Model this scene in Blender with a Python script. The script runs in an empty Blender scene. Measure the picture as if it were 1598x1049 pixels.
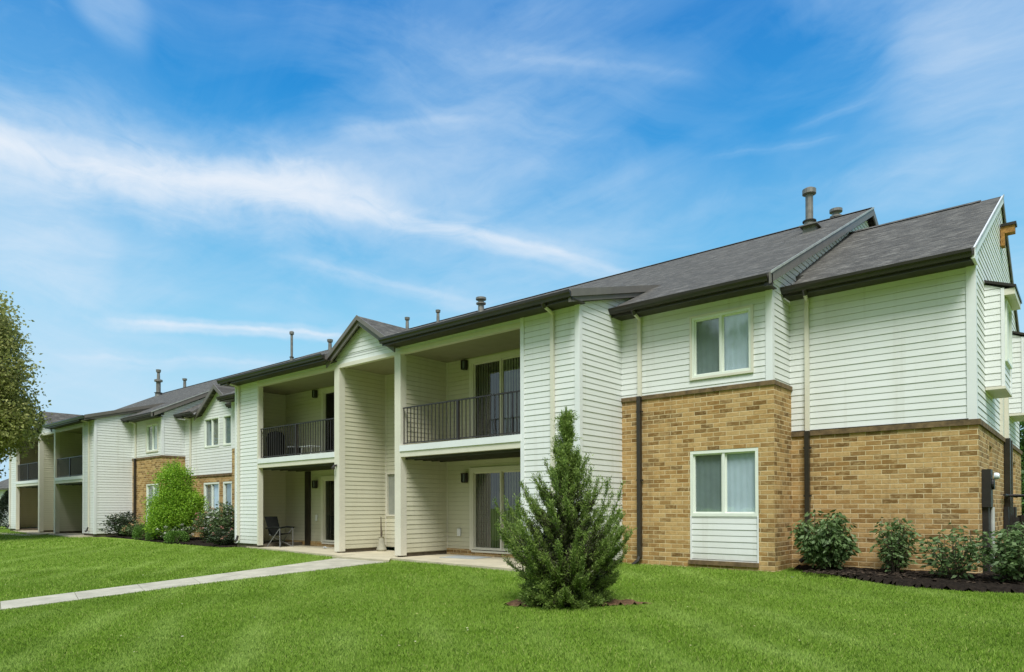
import bpy, math, random
import numpy as np
from mathutils import Vector, Matrix

random.seed(7)
rng = np.random.default_rng(11)
scene = bpy.context.scene
COL = scene.collection

# ------------------------------------------------------------------ camera
EYE = 1.21
YAW, PITCH, ROLL = -0.70646, 0.0096, -0.00279
cam_d = bpy.data.cameras.new("camera")
cam = bpy.data.objects.new("camera", cam_d)
COL.objects.link(cam)
scene.camera = cam
_c, _s = math.cos(YAW), math.sin(YAW)
_f = Vector((_s * math.cos(PITCH), _c * math.cos(PITCH), math.sin(PITCH)))
_r0 = Vector((_c, -_s, 0)); _u0 = _r0.cross(_f)
_r = _r0 * math.cos(ROLL) + _u0 * math.sin(ROLL)
_u = _u0 * math.cos(ROLL) - _r0 * math.sin(ROLL)
m = Matrix.Identity(4)
for i in range(3):
    m[i][0] = _r[i]; m[i][1] = _u[i]; m[i][2] = -_f[i]
m.translation = Vector((0, 0, EYE))
cam.matrix_world = m
cam_d.sensor_width = 36.0
cam_d.lens = 1060.96 / 1598 * 36.0
cam_d.shift_y = (782.54 - 524.5) / 1598
cam_d.clip_start = 0.1
cam_d.clip_end = 3000

# ------------------------------------------------------------------ render / exposure
scene.render.engine = 'CYCLES'
scene.view_settings.view_transform = 'Standard'
scene.view_settings.look = 'None'
scene.view_settings.exposure = 0.05
scene.view_settings.gamma = 1.0

# ------------------------------------------------------------------ sun
SUN_EL, SUN_AZ = math.radians(57), math.radians(143)      # azimuth of the sun seen from +Y turning to +X
sd = bpy.data.lights.new("sun", 'SUN')
sd.energy = 3.85
sd.angle = math.radians(24)
sd.color = (0.985, 1.0, 0.985)
sun = bpy.data.objects.new("sun", sd)
COL.objects.link(sun)
sv = Vector((math.cos(SUN_EL) * math.sin(SUN_AZ), math.cos(SUN_EL) * math.cos(SUN_AZ), math.sin(SUN_EL)))
sun.rotation_euler = sv.to_track_quat('Z', 'Y').to_euler()
sun.location = (0, -20, 30)

# ------------------------------------------------------------------ world: blue sky with long thin clouds
def img_dir(x, y):
    return (_f + _r * ((x - 799) / 1060.96) - _u * ((y - 782.54) / 1060.96)).normalized()

world = bpy.data.worlds.new("World")
scene.world = world
world.use_nodes = True
nt = world.node_tree
nt.nodes.clear()

class NG:
    """small node helper"""
    def __init__(s, nt): s.nt = nt
    def n(s, t, **kw):
        nd = s.nt.nodes.new(t)
        for k, v in kw.items(): setattr(nd, k, v)
        return nd
    def link(s, a, b): s.nt.links.new(a, b)
    def setin(s, sock, v):
        if isinstance(v, bpy.types.NodeSocket): s.link(v, sock)
        else: sock.default_value = v
    def math(s, op, a, b=None, c=None, clamp=False):
        nd = s.n('ShaderNodeMath', operation=op); nd.use_clamp = clamp
        s.setin(nd.inputs[0], a)
        if b is not None: s.setin(nd.inputs[1], b)
        if c is not None: s.setin(nd.inputs[2], c)
        return nd.outputs[0]
    def vmath(s, op, a, b=None, out=0):
        nd = s.n('ShaderNodeVectorMath', operation=op)
        s.setin(nd.inputs[0], a)
        if b is not None:
            if op == 'SCALE': s.setin(nd.inputs[3], b)
            else: s.setin(nd.inputs[1], b)
        return nd.outputs[out]
    def noise(s, vec, scale, detail=4, rough=0.5, dist=0.0, color=False, dim='3D'):
        nd = s.n('ShaderNodeTexNoise'); nd.noise_dimensions = dim
        if vec is not None: s.link(vec, nd.inputs['Vector'])
        nd.inputs['Scale'].default_value = scale
        nd.inputs['Detail'].default_value = detail
        nd.inputs['Roughness'].default_value = rough
        nd.inputs['Distortion'].default_value = dist
        return nd.outputs['Color'] if color else nd.outputs[0]
    def ramp(s, fac, stops, interp='LINEAR'):
        nd = s.n('ShaderNodeValToRGB'); cr = nd.color_ramp; cr.interpolation = interp
        while len(cr.elements) < len(stops): cr.elements.new(0.5)
        for e, (p, c) in zip(cr.elements, stops):
            e.position = p; e.color = (c[0], c[1], c[2], 1) if not isinstance(c, (int, float)) else (c, c, c, 1)
        s.setin(nd.inputs[0], fac)
        return nd.outputs[0]
    def mix(s, fac, a, b, blend='MIX'):
        nd = s.n('ShaderNodeMix', data_type='RGBA', blend_type=blend)
        s.setin(nd.inputs[0], fac)
        for sock, v in ((nd.inputs[6], a), (nd.inputs[7], b)):
            if isinstance(v, tuple): sock.default_value = (v[0], v[1], v[2], 1)
            else: s.link(v, sock)
        return nd.outputs[2]
    def mapping(s, vec, scale=(1, 1, 1), rot=(0, 0, 0), loc=(0, 0, 0)):
        nd = s.n('ShaderNodeMapping')
        s.link(vec, nd.inputs[0])
        nd.inputs['Scale'].default_value = scale
        nd.inputs['Rotation'].default_value = rot
        nd.inputs['Location'].default_value = loc
        return nd.outputs[0]

def lin(r, g, b):
    f = lambda c: (c / 255 / 12.92) if c / 255 <= 0.04045 else ((c / 255 + 0.055) / 1.055) ** 2.4
    return (f(r), f(g), f(b))

g = NG(nt)
tc = g.n('ShaderNodeTexCoord').outputs['Generated']
sep = g.n('ShaderNodeSeparateXYZ'); g.link(tc, sep.inputs[0])
z = sep.outputs[2]
base = g.ramp(g.math('MAXIMUM', z, 0.0), [
    (0.0, lin(196, 227, 240)), (0.14, lin(180, 222, 241)), (0.24, lin(140, 208, 240)), (0.34, lin(96, 182, 231)),
    (0.46, lin(48, 150, 219)), (0.58, lin(34, 128, 206)), (1.0, lin(30, 105, 190))])
# coordinates laid along the drift of the clouds, on a flat layer high above the ground
iz = g.math('ADD', g.math('MAXIMUM', z, 0.0), 0.12)
comb = g.n('ShaderNodeCombineXYZ')
g.link(g.math('DIVIDE', sep.outputs[0], iz), comb.inputs[0])
g.link(g.math('DIVIDE', sep.outputs[1], iz), comb.inputs[1])
lay = comb.outputs[0]
warp = g.noise(tc, 3.0, 3, 0.55, 0.0, color=True)
wtc = g.vmath('ADD', tc, g.vmath('SCALE', g.vmath('SUBTRACT', warp, (0.5, 0.5, 0.5)), 0.16))
wisp = g.noise(g.mapping(wtc, scale=(1.2, 1.2, 4.2), rot=(0.12, -0.10, 0.3)), 2.2, 8, 0.60, 0.5)
wisp2 = g.noise(g.mapping(lay, scale=(0.55, 1.4, 1), rot=(0, 0, 0.9)), 1.6, 7, 0.62, 0.9)
fine = g.noise(g.mapping(wtc, scale=(1.5, 1.5, 5.0), rot=(0.16, -0.12, 0.3)), 7.0, 9, 0.66, 0.7)
dens = g.math('MULTIPLY', g.ramp(wisp, [(0.40, 0.0), (0.58, 0.40), (0.76, 0.85)]), 0.54)
dens = g.math('ADD', dens, g.math('MULTIPLY', g.ramp(wisp2, [(0.45, 0.0), (0.75, 1.0)]), 0.22))
# large soft banks: (centre, radius, strength)
for (cx, cy, rad, st) in [(-20, 320, 0.30, 0.20), (120, 560, 0.30, 0.24), (560, 470, 0.20, 0.14), (1600, 300, 0.24, 0.24), (60, 390, 0.10, 0.40), (780, 310, 0.26, 0.26),
                          (150, 0, 0.055, 0.55), (1520, 105, 0.10, 0.22), (980, 60, 0.32, 0.06)]:
    d = g.vmath('DISTANCE', wtc, tuple(img_dir(cx, cy)), out=1)
    blob = g.ramp(g.math('DIVIDE', d, rad), [(0.0, 1.0), (0.5, 0.6), (1.0, 0.0)], 'EASE')
    dens = g.math('ADD', dens, g.math('MULTIPLY', g.math('MULTIPLY', blob, st), g.math('ADD', fine, 0.5)))
for (cx, cy, rad, st) in [(330, 55, 0.17, 0.45), (1180, 230, 0.22, 0.45), (1330, 200, 0.10, 0.2), (560, 130, 0.12, 0.15), (1000, 130, 0.18, 0.15), (350, 455, 0.12, 0.2)]:
    d = g.vmath('DISTANCE', wtc, tuple(img_dir(cx, cy)), out=1)
    blob = g.ramp(g.math('DIVIDE', d, rad), [(0.0, 1.0), (1.0, 0.0)], 'EASE')
    dens = g.math('MULTIPLY', dens, g.math('SUBTRACT', 1.0, g.math('MULTIPLY', blob, st * 1.6)), None, True)
# long streaks: each follows the plane through two directions, thins out towards its ends
def streak(a, b, w, ln, st, soft=0.55, shift=0.0):
    wtc2 = wtcA if w > .03 else wtcB
    va, vb = img_dir(*a), img_dir(*b)
    nrm = va.cross(vb).normalized()
    ctr = (va + vb).normalized()
    ax = nrm.cross(ctr).normalized()
    d = g.vmath('DOT_PRODUCT', wtc2, tuple(nrm), out=1)
    t = g.vmath('DOT_PRODUCT', wtc2, tuple(ax), out=1)
    d = g.math('ADD', d, g.math('MULTIPLY', g.math('MULTIPLY', t, t), shift))
    prof = g.ramp(g.math('ADD', g.math('DIVIDE', d, 2 * w), 0.5), [(0.0, 0.0), (0.30, soft * .6), (0.5, 1.0), (0.66, 0.62), (1.0, 0.0)], 'EASE')
    along = g.ramp(g.math('ADD', g.math('DIVIDE', t, 2 * ln), 0.5), [(0.0, 0.0), (0.25, 1.0), (0.75, 1.0), (1.0, 0.0)], 'EASE')
    inF = g.math('GREATER_THAN', g.vmath('DOT_PRODUCT', tc, tuple(ctr), out=1), 0.0)
    v = g.math('MULTIPLY', g.math('MULTIPLY', prof, along), inF)
    v = g.math('MULTIPLY', v, g.math('ADD', g.math('MULTIPLY', fine, 1.7), 0.02))
    return g.math('MULTIPLY', v, st)
wnz = g.vmath('SUBTRACT', g.noise(tc, 7.0, 5, 0.6, 0.0, color=True), (0.5, 0.5, 0.5))
wtcA = g.vmath('ADD', tc, g.vmath('SCALE', wnz, 0.09)); wtcB = g.vmath('ADD', tc, g.vmath('SCALE', wnz, 0.03))
for args in [((-60, 196), (440, 288), 0.080, 0.34, 0.78, 0.40), ((-60, 212), (440, 296), 0.034, 0.34, 0.75, 0.5), ((330, 275), (960, 408), 0.024, 0.36, 0.80, 0.5, -0.10),
             ((0, 160), (700, 310), 0.10, 0.40, 0.14), ((430, 330), (850, 400), 0.07, 0.30, 0.18),
             ((210, 505), (540, 524), 0.014, 0.19, 1.1), ((430, 400), (760, 480), 0.020, 0.18, 0.38),
             ((160, 560), (470, 570), 0.016, 0.20, 0.50), ((560, 205), (720, 190), 0.022, 0.11, 0.30),
             ((1140, 240), (1290, 215), 0.008, 0.09, 0.14), ((850, 95), (1010, 108), 0.02, 0.16, 0.22),
             ((1050, 340), (1600, 200), 0.06, 0.30, 0.14), ((1250, 195), (1360, 155), 0.008, 0.06, 0.12)]:
    dens = g.math('ADD', dens, streak(*args))
# unseen white cloud cover added behind the camera to give neutral fill light
back = g.vmath('DOT_PRODUCT', tc, tuple((-_f + Vector((0, 0, 0.15))).normalized()), out=1)
dens = g.math('ADD', dens, g.ramp(g.math('ADD', g.math('MULTIPLY', back, 0.5), 0.5), [(0.42, 0.0), (0.62, 0.85)], 'EASE'))
dens = g.math('SUBTRACT', 1.0, g.math('EXPONENT', g.math('MULTIPLY', dens, -1.3)))
warmth = g.ramp(g.math('ADD', g.math('MULTIPLY', back, 0.5), 0.5), [(0.45, 0.0), (0.65, 1.0)])
cl = g.mix(g.math('POWER', g.math('MAXIMUM', dens, 0.0), 0.9), base, g.mix(warmth, g.mix(dens, lin(150, 204, 242), lin(232, 239, 248)), g.ramp(z, [(0.0, (0.42, 0.46, 0.47)), (0.35, (0.55, 0.60, 0.61)), (0.8, (1.14, 1.20, 1.22))])))
# unseen tree line added behind and beside the photographer to darken the low sky
tn = g.noise(g.mapping(tc, scale=(1, 1, .2)), 7.0, 6, 0.65)
th = g.math('SUBTRACT', g.math('ADD', g.math('MULTIPLY', tn, 0.34), 0.08), z)
tm = g.math('MULTIPLY', g.ramp(th, [(0.0, 0.0), (0.02, 1.0)]), g.math('GREATER_THAN', back, 0.25))
cl = g.mix(tm, cl, g.mix(g.noise(tc, 30.0, 5, 0.7), (0.035, 0.05, 0.022), (0.13, 0.17, 0.07)))
grd = g.mix(g.math('GREATER_THAN', z, -0.01), (0.09, 0.12, 0.045), cl)
bg = g.n('ShaderNodeBackground'); bg.inputs[1].default_value = 1.0
g.link(grd, bg.inputs[0])
out = g.n('ShaderNodeOutputWorld'); g.link(bg.outputs[0], out.inputs[0])

# ------------------------------------------------------------------ materials
def newmat(name):
    mt = bpy.data.materials.new(name); mt.use_nodes = True
    t = mt.node_tree; b = t.nodes['Principled BSDF']
    return mt, NG(t), b

def plain(name, col, rough=0.6, metal=0.0, var=0.08, nscale=4.0, bump=0.0, spec=0.5):
    mt, g, b = newmat(name)
    pos = g.n('ShaderNodeNewGeometry').outputs['Position']
    nz = g.noise(pos, nscale, 6, 0.6)
    lo = tuple(c * (1 - var) for c in col); hi = tuple(min(1, c * (1 + var)) for c in col)
    g.link(g.ramp(nz, [(0.3, lo), (0.7, hi)]), b.inputs['Base Color'])
    b.inputs['Roughness'].default_value = rough; b.inputs['Metallic'].default_value = metal
    b.inputs['Specular IOR Level'].default_value = spec
    if bump:
        bp = g.n('ShaderNodeBump'); bp.inputs['Strength'].default_value = bump; bp.inputs['Distance'].default_value = 0.01
        g.link(g.noise(pos, nscale * 12, 4, 0.6), bp.inputs['Height']); g.link(bp.outputs[0], b.inputs['Normal'])
    return mt

def siding_mat(name, col, dirt_shadow):
    mt, g, b = newmat(name)
    pos = g.n('ShaderNodeNewGeometry').outputs['Position']
    n1 = g.noise(g.mapping(pos, scale=(1, 1, 0.25)), 1.1, 5, 0.6)
    n2 = g.noise(g.mapping(pos, scale=(0.6, 0.6, 9)), 5.0, 3, 0.5)
    c = g.mix(g.math('MULTIPLY', g.ramp(n1, [(0.45, 0.0), (0.8, 1.0)]), 0.30), tuple(col), tuple(dirt_shadow))
    c = g.mix(g.math('MULTIPLY', n2, 0.10), c, tuple(x * 0.8 for x in col))
    sz = g.n('ShaderNodeSeparateXYZ'); g.link(pos, sz.inputs[0])
    splash = g.math('MULTIPLY', g.ramp(sz.outputs[2], [(0.0, 1.0), (0.35, 0.25), (0.8, 0.0)]), g.noise(g.mapping(pos, scale=(2, 2, 1)), 2.5, 5, 0.7))
    c = g.mix(g.math('MULTIPLY', splash, 0.75), c, (0.30, 0.27, 0.18))
    drip = g.ramp(g.noise(g.mapping(pos, scale=(3.5, 3.5, 0.12)), 1.5, 4, 0.6), [(0.55, 0.0), (0.75, 1.0)])
    c = g.mix(g.math('MULTIPLY', drip, 0.22), c, (0.42, 0.38, 0.27))
    # shadow line under each lap, painted into the colour as a dark band
    uv = g.n('ShaderNodeUVMap').outputs[0]
    sp = g.n('ShaderNodeSeparateXYZ'); g.link(uv, sp.inputs[0])
    fr = g.math('FRACT', g.math('DIVIDE', sp.outputs[1], 0.12))
    line = g.ramp(fr, [(0.0, 1.0), (0.05, 0.6), (0.14, 0.0)])
    c = g.mix(g.math('MULTIPLY', line, 0.30), c, tuple(x * 0.45 for x in dirt_shadow))
    g.link(c, b.inputs['Base Color'])
    b.inputs['Roughness'].default_value = 0.48
    b.inputs['Specular IOR Level'].default_value = 0.35
    bp = g.n('ShaderNodeBump'); bp.inputs['Strength'].default_value = 0.10; bp.inputs['Distance'].default_value = 0.01
    g.link(g.noise(g.mapping(pos, scale=(1.5, 1.5, 12)), 9.0, 4, 0.6), bp.inputs['Height'])
    g.link(bp.outputs[0], b.inputs['Normal'])
    return mt

def brick_mat():
    mt, g, b = newmat('tan_brick')
    uv = g.n('ShaderNodeUVMap').outputs[0]
    pos = g.n('ShaderNodeNewGeometry').outputs['Position']
    wob = g.vmath('SCALE', g.vmath('SUBTRACT', g.noise(pos, 9.0, 2, 0.5, color=True), (0.5, 0.5, 0.5)), 0.006)
    uvw = g.vmath('ADD', uv, wob)
    sp = g.n('ShaderNodeSeparateXYZ'); g.link(uvw, sp.inputs[0])
    BW, BH = 0.268, 0.0905
    row = g.math('FLOOR', g.math('DIVIDE', sp.outputs[1], BH))
    off = g.math('MULTIPLY', g.math('MODULO', g.math('ABSOLUTE', row), 2.0), 0.5)
    cu = g.math('ADD', g.math('DIVIDE', sp.outputs[0], BW), off)
    col = g.math('FLOOR', cu)
    fx = g.math('FRACT', cu); fy = g.math('FRACT', g.math('DIVIDE', sp.outputs[1], BH))
    ex = g.math('MULTIPLY', g.math('MINIMUM', fx, g.math('SUBTRACT', 1.0, fx)), BW)
    ey = g.math('MULTIPLY', g.math('MINIMUM', fy, g.math('SUBTRACT', 1.0, fy)), BH)
    e = g.math('MINIMUM', ex, ey)
    mask = g.ramp(e, [(0.0042, 0.0), (0.0080, 1.0)])
    cb = g.n('ShaderNodeCombineXYZ'); g.link(col, cb.inputs[0]); g.link(row, cb.inputs[1])
    wn = g.n('ShaderNodeTexWhiteNoise', noise_dimensions='2D'); g.link(cb.outputs[0], wn.inputs[0])
    rv = wn.outputs[0]
    wn2 = g.n('ShaderNodeTexWhiteNoise', noise_dimensions='3D')
    g.link(g.vmath('ADD', cb.outputs[0], (31.3, 7.7, 2.0)), wn2.inputs[0])
    # neighbourhood bias: dark bricks come in loose drifts
    drift = g.noise(pos, 0.9, 3, 0.6)
    rr = g.math('ADD', g.math('MULTIPLY', rv, 0.78), g.math('MULTIPLY', drift, 0.34))
    bc = g.ramp(rr, [(0.12, (0.55, 0.355, 0.150)), (0.36, (0.47, 0.285, 0.108)), (0.54, (0.37, 0.205, 0.066)), (0.72, (0.25, 0.128, 0.034)),
                     (0.94, (0.14, 0.075, 0.022))])
    mott = g.noise(pos, 17.0, 6, 0.75)
    bc = g.mix(g.math('MULTIPLY', g.ramp(mott, [(0.48, 0.0), (0.64, 1.0)]), 0.55), bc, (0.24, 0.140, 0.042))
    pale = g.noise(g.mapping(pos, scale=(1, 1, 1.6)), 9.0, 4, 0.7)
    bc = g.mix(g.math('MULTIPLY', g.ramp(pale, [(0.48, 0.0), (0.64, 1.0)]), 0.45), bc, (0.57, 0.395, 0.18))
    bc = g.mix(g.math('MULTIPLY', wn2.outputs[0], 0.20), bc, (0.57, 0.41, 0.20))
    mo = g.ramp(g.noise(pos, 3.0, 4, 0.6), [(0.35, (0.52, 0.39, 0.20)), (0.65, (0.72, 0.58, 0.35))])
    c = g.mix(mask, mo, bc)
    # weather stains running down from the cap
    st = g.noise(g.mapping(pos, scale=(2.2, 2.2, 0.35)), 1.0, 5, 0.65)
    c = g.mix(g.math('MULTIPLY', g.ramp(st, [(0.54, 0.0), (0.72, 1.0)]), 0.40), c, (0.13, 0.085, 0.04))
    g.link(c, b.inputs['Base Color'])
    b.inputs['Roughness'].default_value = 0.88
    b.inputs['Specular IOR Level'].default_value = 0.25
    bp = g.n('ShaderNodeBump'); bp.inputs['Strength'].default_value = 0.6; bp.inputs['Distance'].default_value = 0.008
    g.link(g.math('ADD', g.math('MULTIPLY', mask, 1.0), g.math('MULTIPLY', g.noise(pos, 60, 3, 0.6), 0.35)), bp.inputs['Height'])
    g.link(bp.outputs[0], b.inputs['Normal'])
    return mt

def shingle_mat():
    mt, g, b = newmat('asphalt_shingle')
    uv = g.n('ShaderNodeUVMap').outputs[0]
    pos = g.n('ShaderNodeNewGeometry').outputs['Position']
    sp = g.n('ShaderNodeSeparateXYZ'); g.link(uv, sp.inputs[0])
    SW, SH = 0.24, 0.15
    v = g.math('DIVIDE', sp.outputs[1], SH)
    row = g.math('FLOOR', v)
    wr = g.n('ShaderNodeTexWhiteNoise', noise_dimensions='1D'); g.link(row, wr.inputs['W'])
    u = g.math('ADD', g.math('DIVIDE', sp.outputs[0], SW), g.math('MULTIPLY', wr.outputs[0], 5.0))
    cb = g.n('ShaderNodeCombineXYZ'); g.link(g.math('FLOOR', u), cb.inputs[0]); g.link(row, cb.inputs[1])
    wn = g.n('ShaderNodeTexWhiteNoise', noise_dimensions='2D'); g.link(cb.outputs[0], wn.inputs[0])
    c = g.ramp(wn.outputs[0], [(0.0, (0.062, 0.055, 0.044)), (0.4, (0.100, 0.090, 0.073)), (0.8, (0.140, 0.128, 0.105)), (1.0, (0.195, 0.182, 0.153))])
    c = g.mix(g.math('MULTIPLY', g.ramp(wr.outputs[0], [(0.25, 0.0), (0.9, 1.0)]), 0.45), c, (0.045, 0.043, 0.037))
    lt = g.noise(g.mapping(uv, scale=(1.0, 4.5, 1)), 3.0, 5, 0.75, 0.3)
    c = g.mix(g.math('MULTIPLY', g.ramp(lt, [(0.50, 0.0), (0.60, 1.0)]), 0.70), c, (0.29, 0.272, 0.232))
    strk = g.noise(g.mapping(uv, scale=(1.3, 5.0, 1)), 2.6, 5, 0.72, 0.5)
    c = g.mix(g.math('MULTIPLY', g.ramp(strk, [(0.40, 0.0), (0.55, 1.0)]), 0.75), c, (0.042, 0.040, 0.034))
    big = g.noise(g.mapping(pos, scale=(0.4, 1, 1)), 1.2, 5, 0.6)
    c = g.mix(g.math('MULTIPLY', g.ramp(big, [(0.35, 0.0), (0.7, 1.0)]), 0.15), c, (0.085, 0.072, 0.06))
    spk = g.noise(pos, 55.0, 3, 0.7)
    c = g.mix(g.math('MULTIPLY', g.ramp(spk, [(0.50, 0.0), (0.65, 1.0)]), 0.35), c, (0.26, 0.235, 0.20))
    fv = g.math('FRACT', v)
    edge = g.ramp(fv, [(0.0, 1.0), (0.08, 0.8), (0.16, 0.0)])
    c = g.mix(g.math('MULTIPLY', edge, 0.65), c, (0.030, 0.026, 0.022))
    g.link(c, b.inputs['Base Color'])
    b.inputs['Roughness'].default_value = 0.9
    b.inputs['Specular IOR Level'].default_value = 0.3
    bp = g.n('ShaderNodeBump'); bp.inputs['Strength'].default_value = 0.8; bp.inputs['Distance'].default_value = 0.012
    h = g.math('ADD', g.math('MULTIPLY', g.math('SUBTRACT', 1.0, fv), 0.8), g.math('MULTIPLY', wn.outputs[0], 0.5))
    g.link(h, bp.inputs['Height']); g.link(bp.outputs[0], b.inputs['Normal'])
    return mt

def glass_mat(name, tint=(0.93, 0.98, 0.99), refl=0.10):
    mt, g, b = newmat(name)
    t = g.nt; t.nodes.remove(b)
    o = t.nodes['Material Output']
    tr = g.n('ShaderNodeBsdfTransparent'); tr.inputs[0].default_value = (*tint, 1)
    gl = g.n('ShaderNodeBsdfGlossy'); gl.inputs['Roughness'].default_value = 0.03; gl.inputs[0].default_value = (1, 1, 1, 1)
    lw = g.n('ShaderNodeLayerWeight'); lw.inputs[0].default_value = 0.5
    fr = g.math('ADD', g.math('MULTIPLY', g.math('POWER', lw.outputs['Facing'], 5.0), 0.9), 0.05)
    pos = g.n('ShaderNodeNewGeometry').outputs['Position']
    bp = g.n('ShaderNodeBump'); bp.inputs['Strength'].default_value = 0.04; bp.inputs['Distance'].default_value = 0.05
    g.link(g.noise(pos, 1.6, 2, 0.5), bp.inputs['Height']); g.link(bp.outputs[0], gl.inputs['Normal'])
    mx = g.n('ShaderNodeMixShader')
    g.link(g.math('ADD', fr, refl, None, True), mx.inputs[0])
    g.link(tr.outputs[0], mx.inputs[1]); g.link(gl.outputs[0], mx.inputs[2]); g.link(mx.outputs[0], o.inputs[0])
    return mt

def leaf_mat(name, c0, c1, c2, trans=0.35, rough=0.55):
    mt, g, b = newmat(name)
    t = g.nt; o = t.nodes['Material Output']
    uv = g.n('ShaderNodeUVMap').outputs[0]
    sp = g.n('ShaderNodeSeparateXYZ'); g.link(uv, sp.inputs[0])
    pos = g.n('ShaderNodeNewGeometry').outputs['Position']
    f = g.math('ADD', g.math('MULTIPLY', sp.outputs[0], 0.55), g.math('MULTIPLY', g.noise(pos, 2.2, 3, 0.6), 0.5))
    c = g.ramp(f, [(0.15, c0), (0.5, c1), (0.9, c2)])
    g.link(c, b.inputs['Base Color'])
    b.inputs['Roughness'].default_value = rough; b.inputs['Specular IOR Level'].default_value = 0.3
    tl = g.n('ShaderNodeBsdfTranslucent'); g.link(c, tl.inputs[0])
    mx = g.n('ShaderNodeMixShader'); mx.inputs[0].default_value = trans
    g.link(b.outputs[0], mx.inputs[1]); g.link(tl.outputs[0], mx.inputs[2]); g.link(mx.outputs[0], o.inputs[0])
    return mt

M = {}
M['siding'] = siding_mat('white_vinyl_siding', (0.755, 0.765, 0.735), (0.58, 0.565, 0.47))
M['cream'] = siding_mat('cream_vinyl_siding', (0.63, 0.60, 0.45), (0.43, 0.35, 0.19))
M['trim'] = plain('white_vinyl_trim', (0.76, 0.765, 0.755), 0.45, var=0.04, nscale=2)
M['trimcream'] = plain('cream_vinyl_trim', (0.68, 0.64, 0.525), 0.5, var=0.05, nscale=2)
M['brick'] = brick_mat()
M['ceil'] = plain('shaded_ceiling_board', (0.30, 0.27, 0.175), 0.7, var=0.08)  # ceiling tone darkened so the balcony recess looks shaded
M['cap'] = plain('brick_cap', (0.15, 0.098, 0.045), 0.9, var=0.5, nscale=7, bump=0.5)
M['shingle'] = shingle_mat()
M['gutter'] = plain('dark_brown_gutter', (0.027, 0.022, 0.016), 0.35, var=0.18, nscale=3, spec=0.6)
M['fascia'] = plain('grey_brown_fascia', (0.155, 0.138, 0.118), 0.5, var=0.12, nscale=4)
M['soffit'] = plain('brown_soffit', (0.04, 0.033, 0.024), 0.6, var=0.12)
M['drip'] = plain('pale_drip_edge', (0.36, 0.37, 0.34), 0.5, var=0.2)
M['metalw'] = plain('white_window_frame', (0.76, 0.79, 0.70), 0.4, var=0.03)
M['iron'] = plain('dark_brown_rail', (0.028, 0.022, 0.020), 0.4, var=0.2)
M['black'] = plain('black_meter_metal', (0.02, 0.018, 0.016), 0.5, var=0.3)
M['galv'] = plain('galvanised_vent', (0.21, 0.20, 0.18), 0.5, metal=0.35, var=0.25, nscale=6)
M['glass'] = glass_mat('window_glass', (0.90, 0.93, 0.94), 0.16)
M['glassdark'] = glass_mat('door_glass', (0.75, 0.78, 0.72), 0.05)
M['meterglass'] = plain('clear_meter_dome', (0.62, 0.66, 0.68), 0.12, var=0.2)
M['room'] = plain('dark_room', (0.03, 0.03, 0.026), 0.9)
M['curtain_blue'] = plain('pale_blue_curtain', (0.60, 0.70, 0.76), 0.9, var=0.06, nscale=3)
M['curtain_grey'] = plain('grey_curtain', (0.22, 0.28, 0.275), 0.9, var=0.12, nscale=3)
M['blind_dark'] = plain('grey_vertical_blind', (0.13, 0.13, 0.11), 0.8, var=0.15, nscale=3)
M['blind_mid'] = plain('pale_vertical_blind', (0.30, 0.31, 0.26), 0.8, var=0.15, nscale=3)
M['rust'] = plain('rusty_metal', (0.34, 0.17, 0.04), 0.9, var=0.5, nscale=14, bump=0.4)
M['stain'] = plain('rust_stain', (0.62, 0.56, 0.36), 0.7, var=0.2, nscale=6)
M['patio'] = plain('patio_concrete', (0.50, 0.44, 0.31), 0.9, var=0.14, nscale=2.0, bump=0.3, spec=0.2)
M['concrete'] = plain('concrete', (0.43, 0.40, 0.31), 0.9, var=0.22, nscale=2.5, bump=0.35, spec=0.2)
M['concrete_dark'] = plain('foundation', (0.13, 0.105, 0.075), 0.95, var=0.3, nscale=5, bump=0.4)
M['mulch'] = plain('dark_mulch', (0.020, 0.015, 0.011), 0.95, var=0.6, nscale=18, bump=1.0, spec=0.1)
M['mulchbrown'] = plain('brown_mulch', (0.15, 0.088, 0.048), 0.95, var=0.6, nscale=16, bump=1.0, spec=0.1)
M['bark'] = plain('bark', (0.10, 0.075, 0.05), 0.9, var=0.4, nscale=10, bump=0.8)
M['fabric'] = plain('dark_fabric', (0.014, 0.015, 0.013), 0.95, var=0.2, spec=.1)
M['plasticw'] = plain('white_plastic', (0.62, 0.64, 0.62), 0.5, var=0.05)
M['plasticg'] = plain('grey_plastic', (0.19, 0.19, 0.19), 0.6, var=0.15)
M['potclay'] = plain('grey_pot', (0.34, 0.32, 0.24), 0.8, var=0.2)
M['conduit'] = plain('grey_conduit', (0.42, 0.42, 0.38), 0.6, var=0.2)
M['matgrey'] = plain('grey_doormat', (0.34, 0.36, 0.35), 0.95, var=0.12)
M['lampglass'] = plain('lamp_glass', (0.14, 0.16, 0.17), 0.25, var=0.3)

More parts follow.
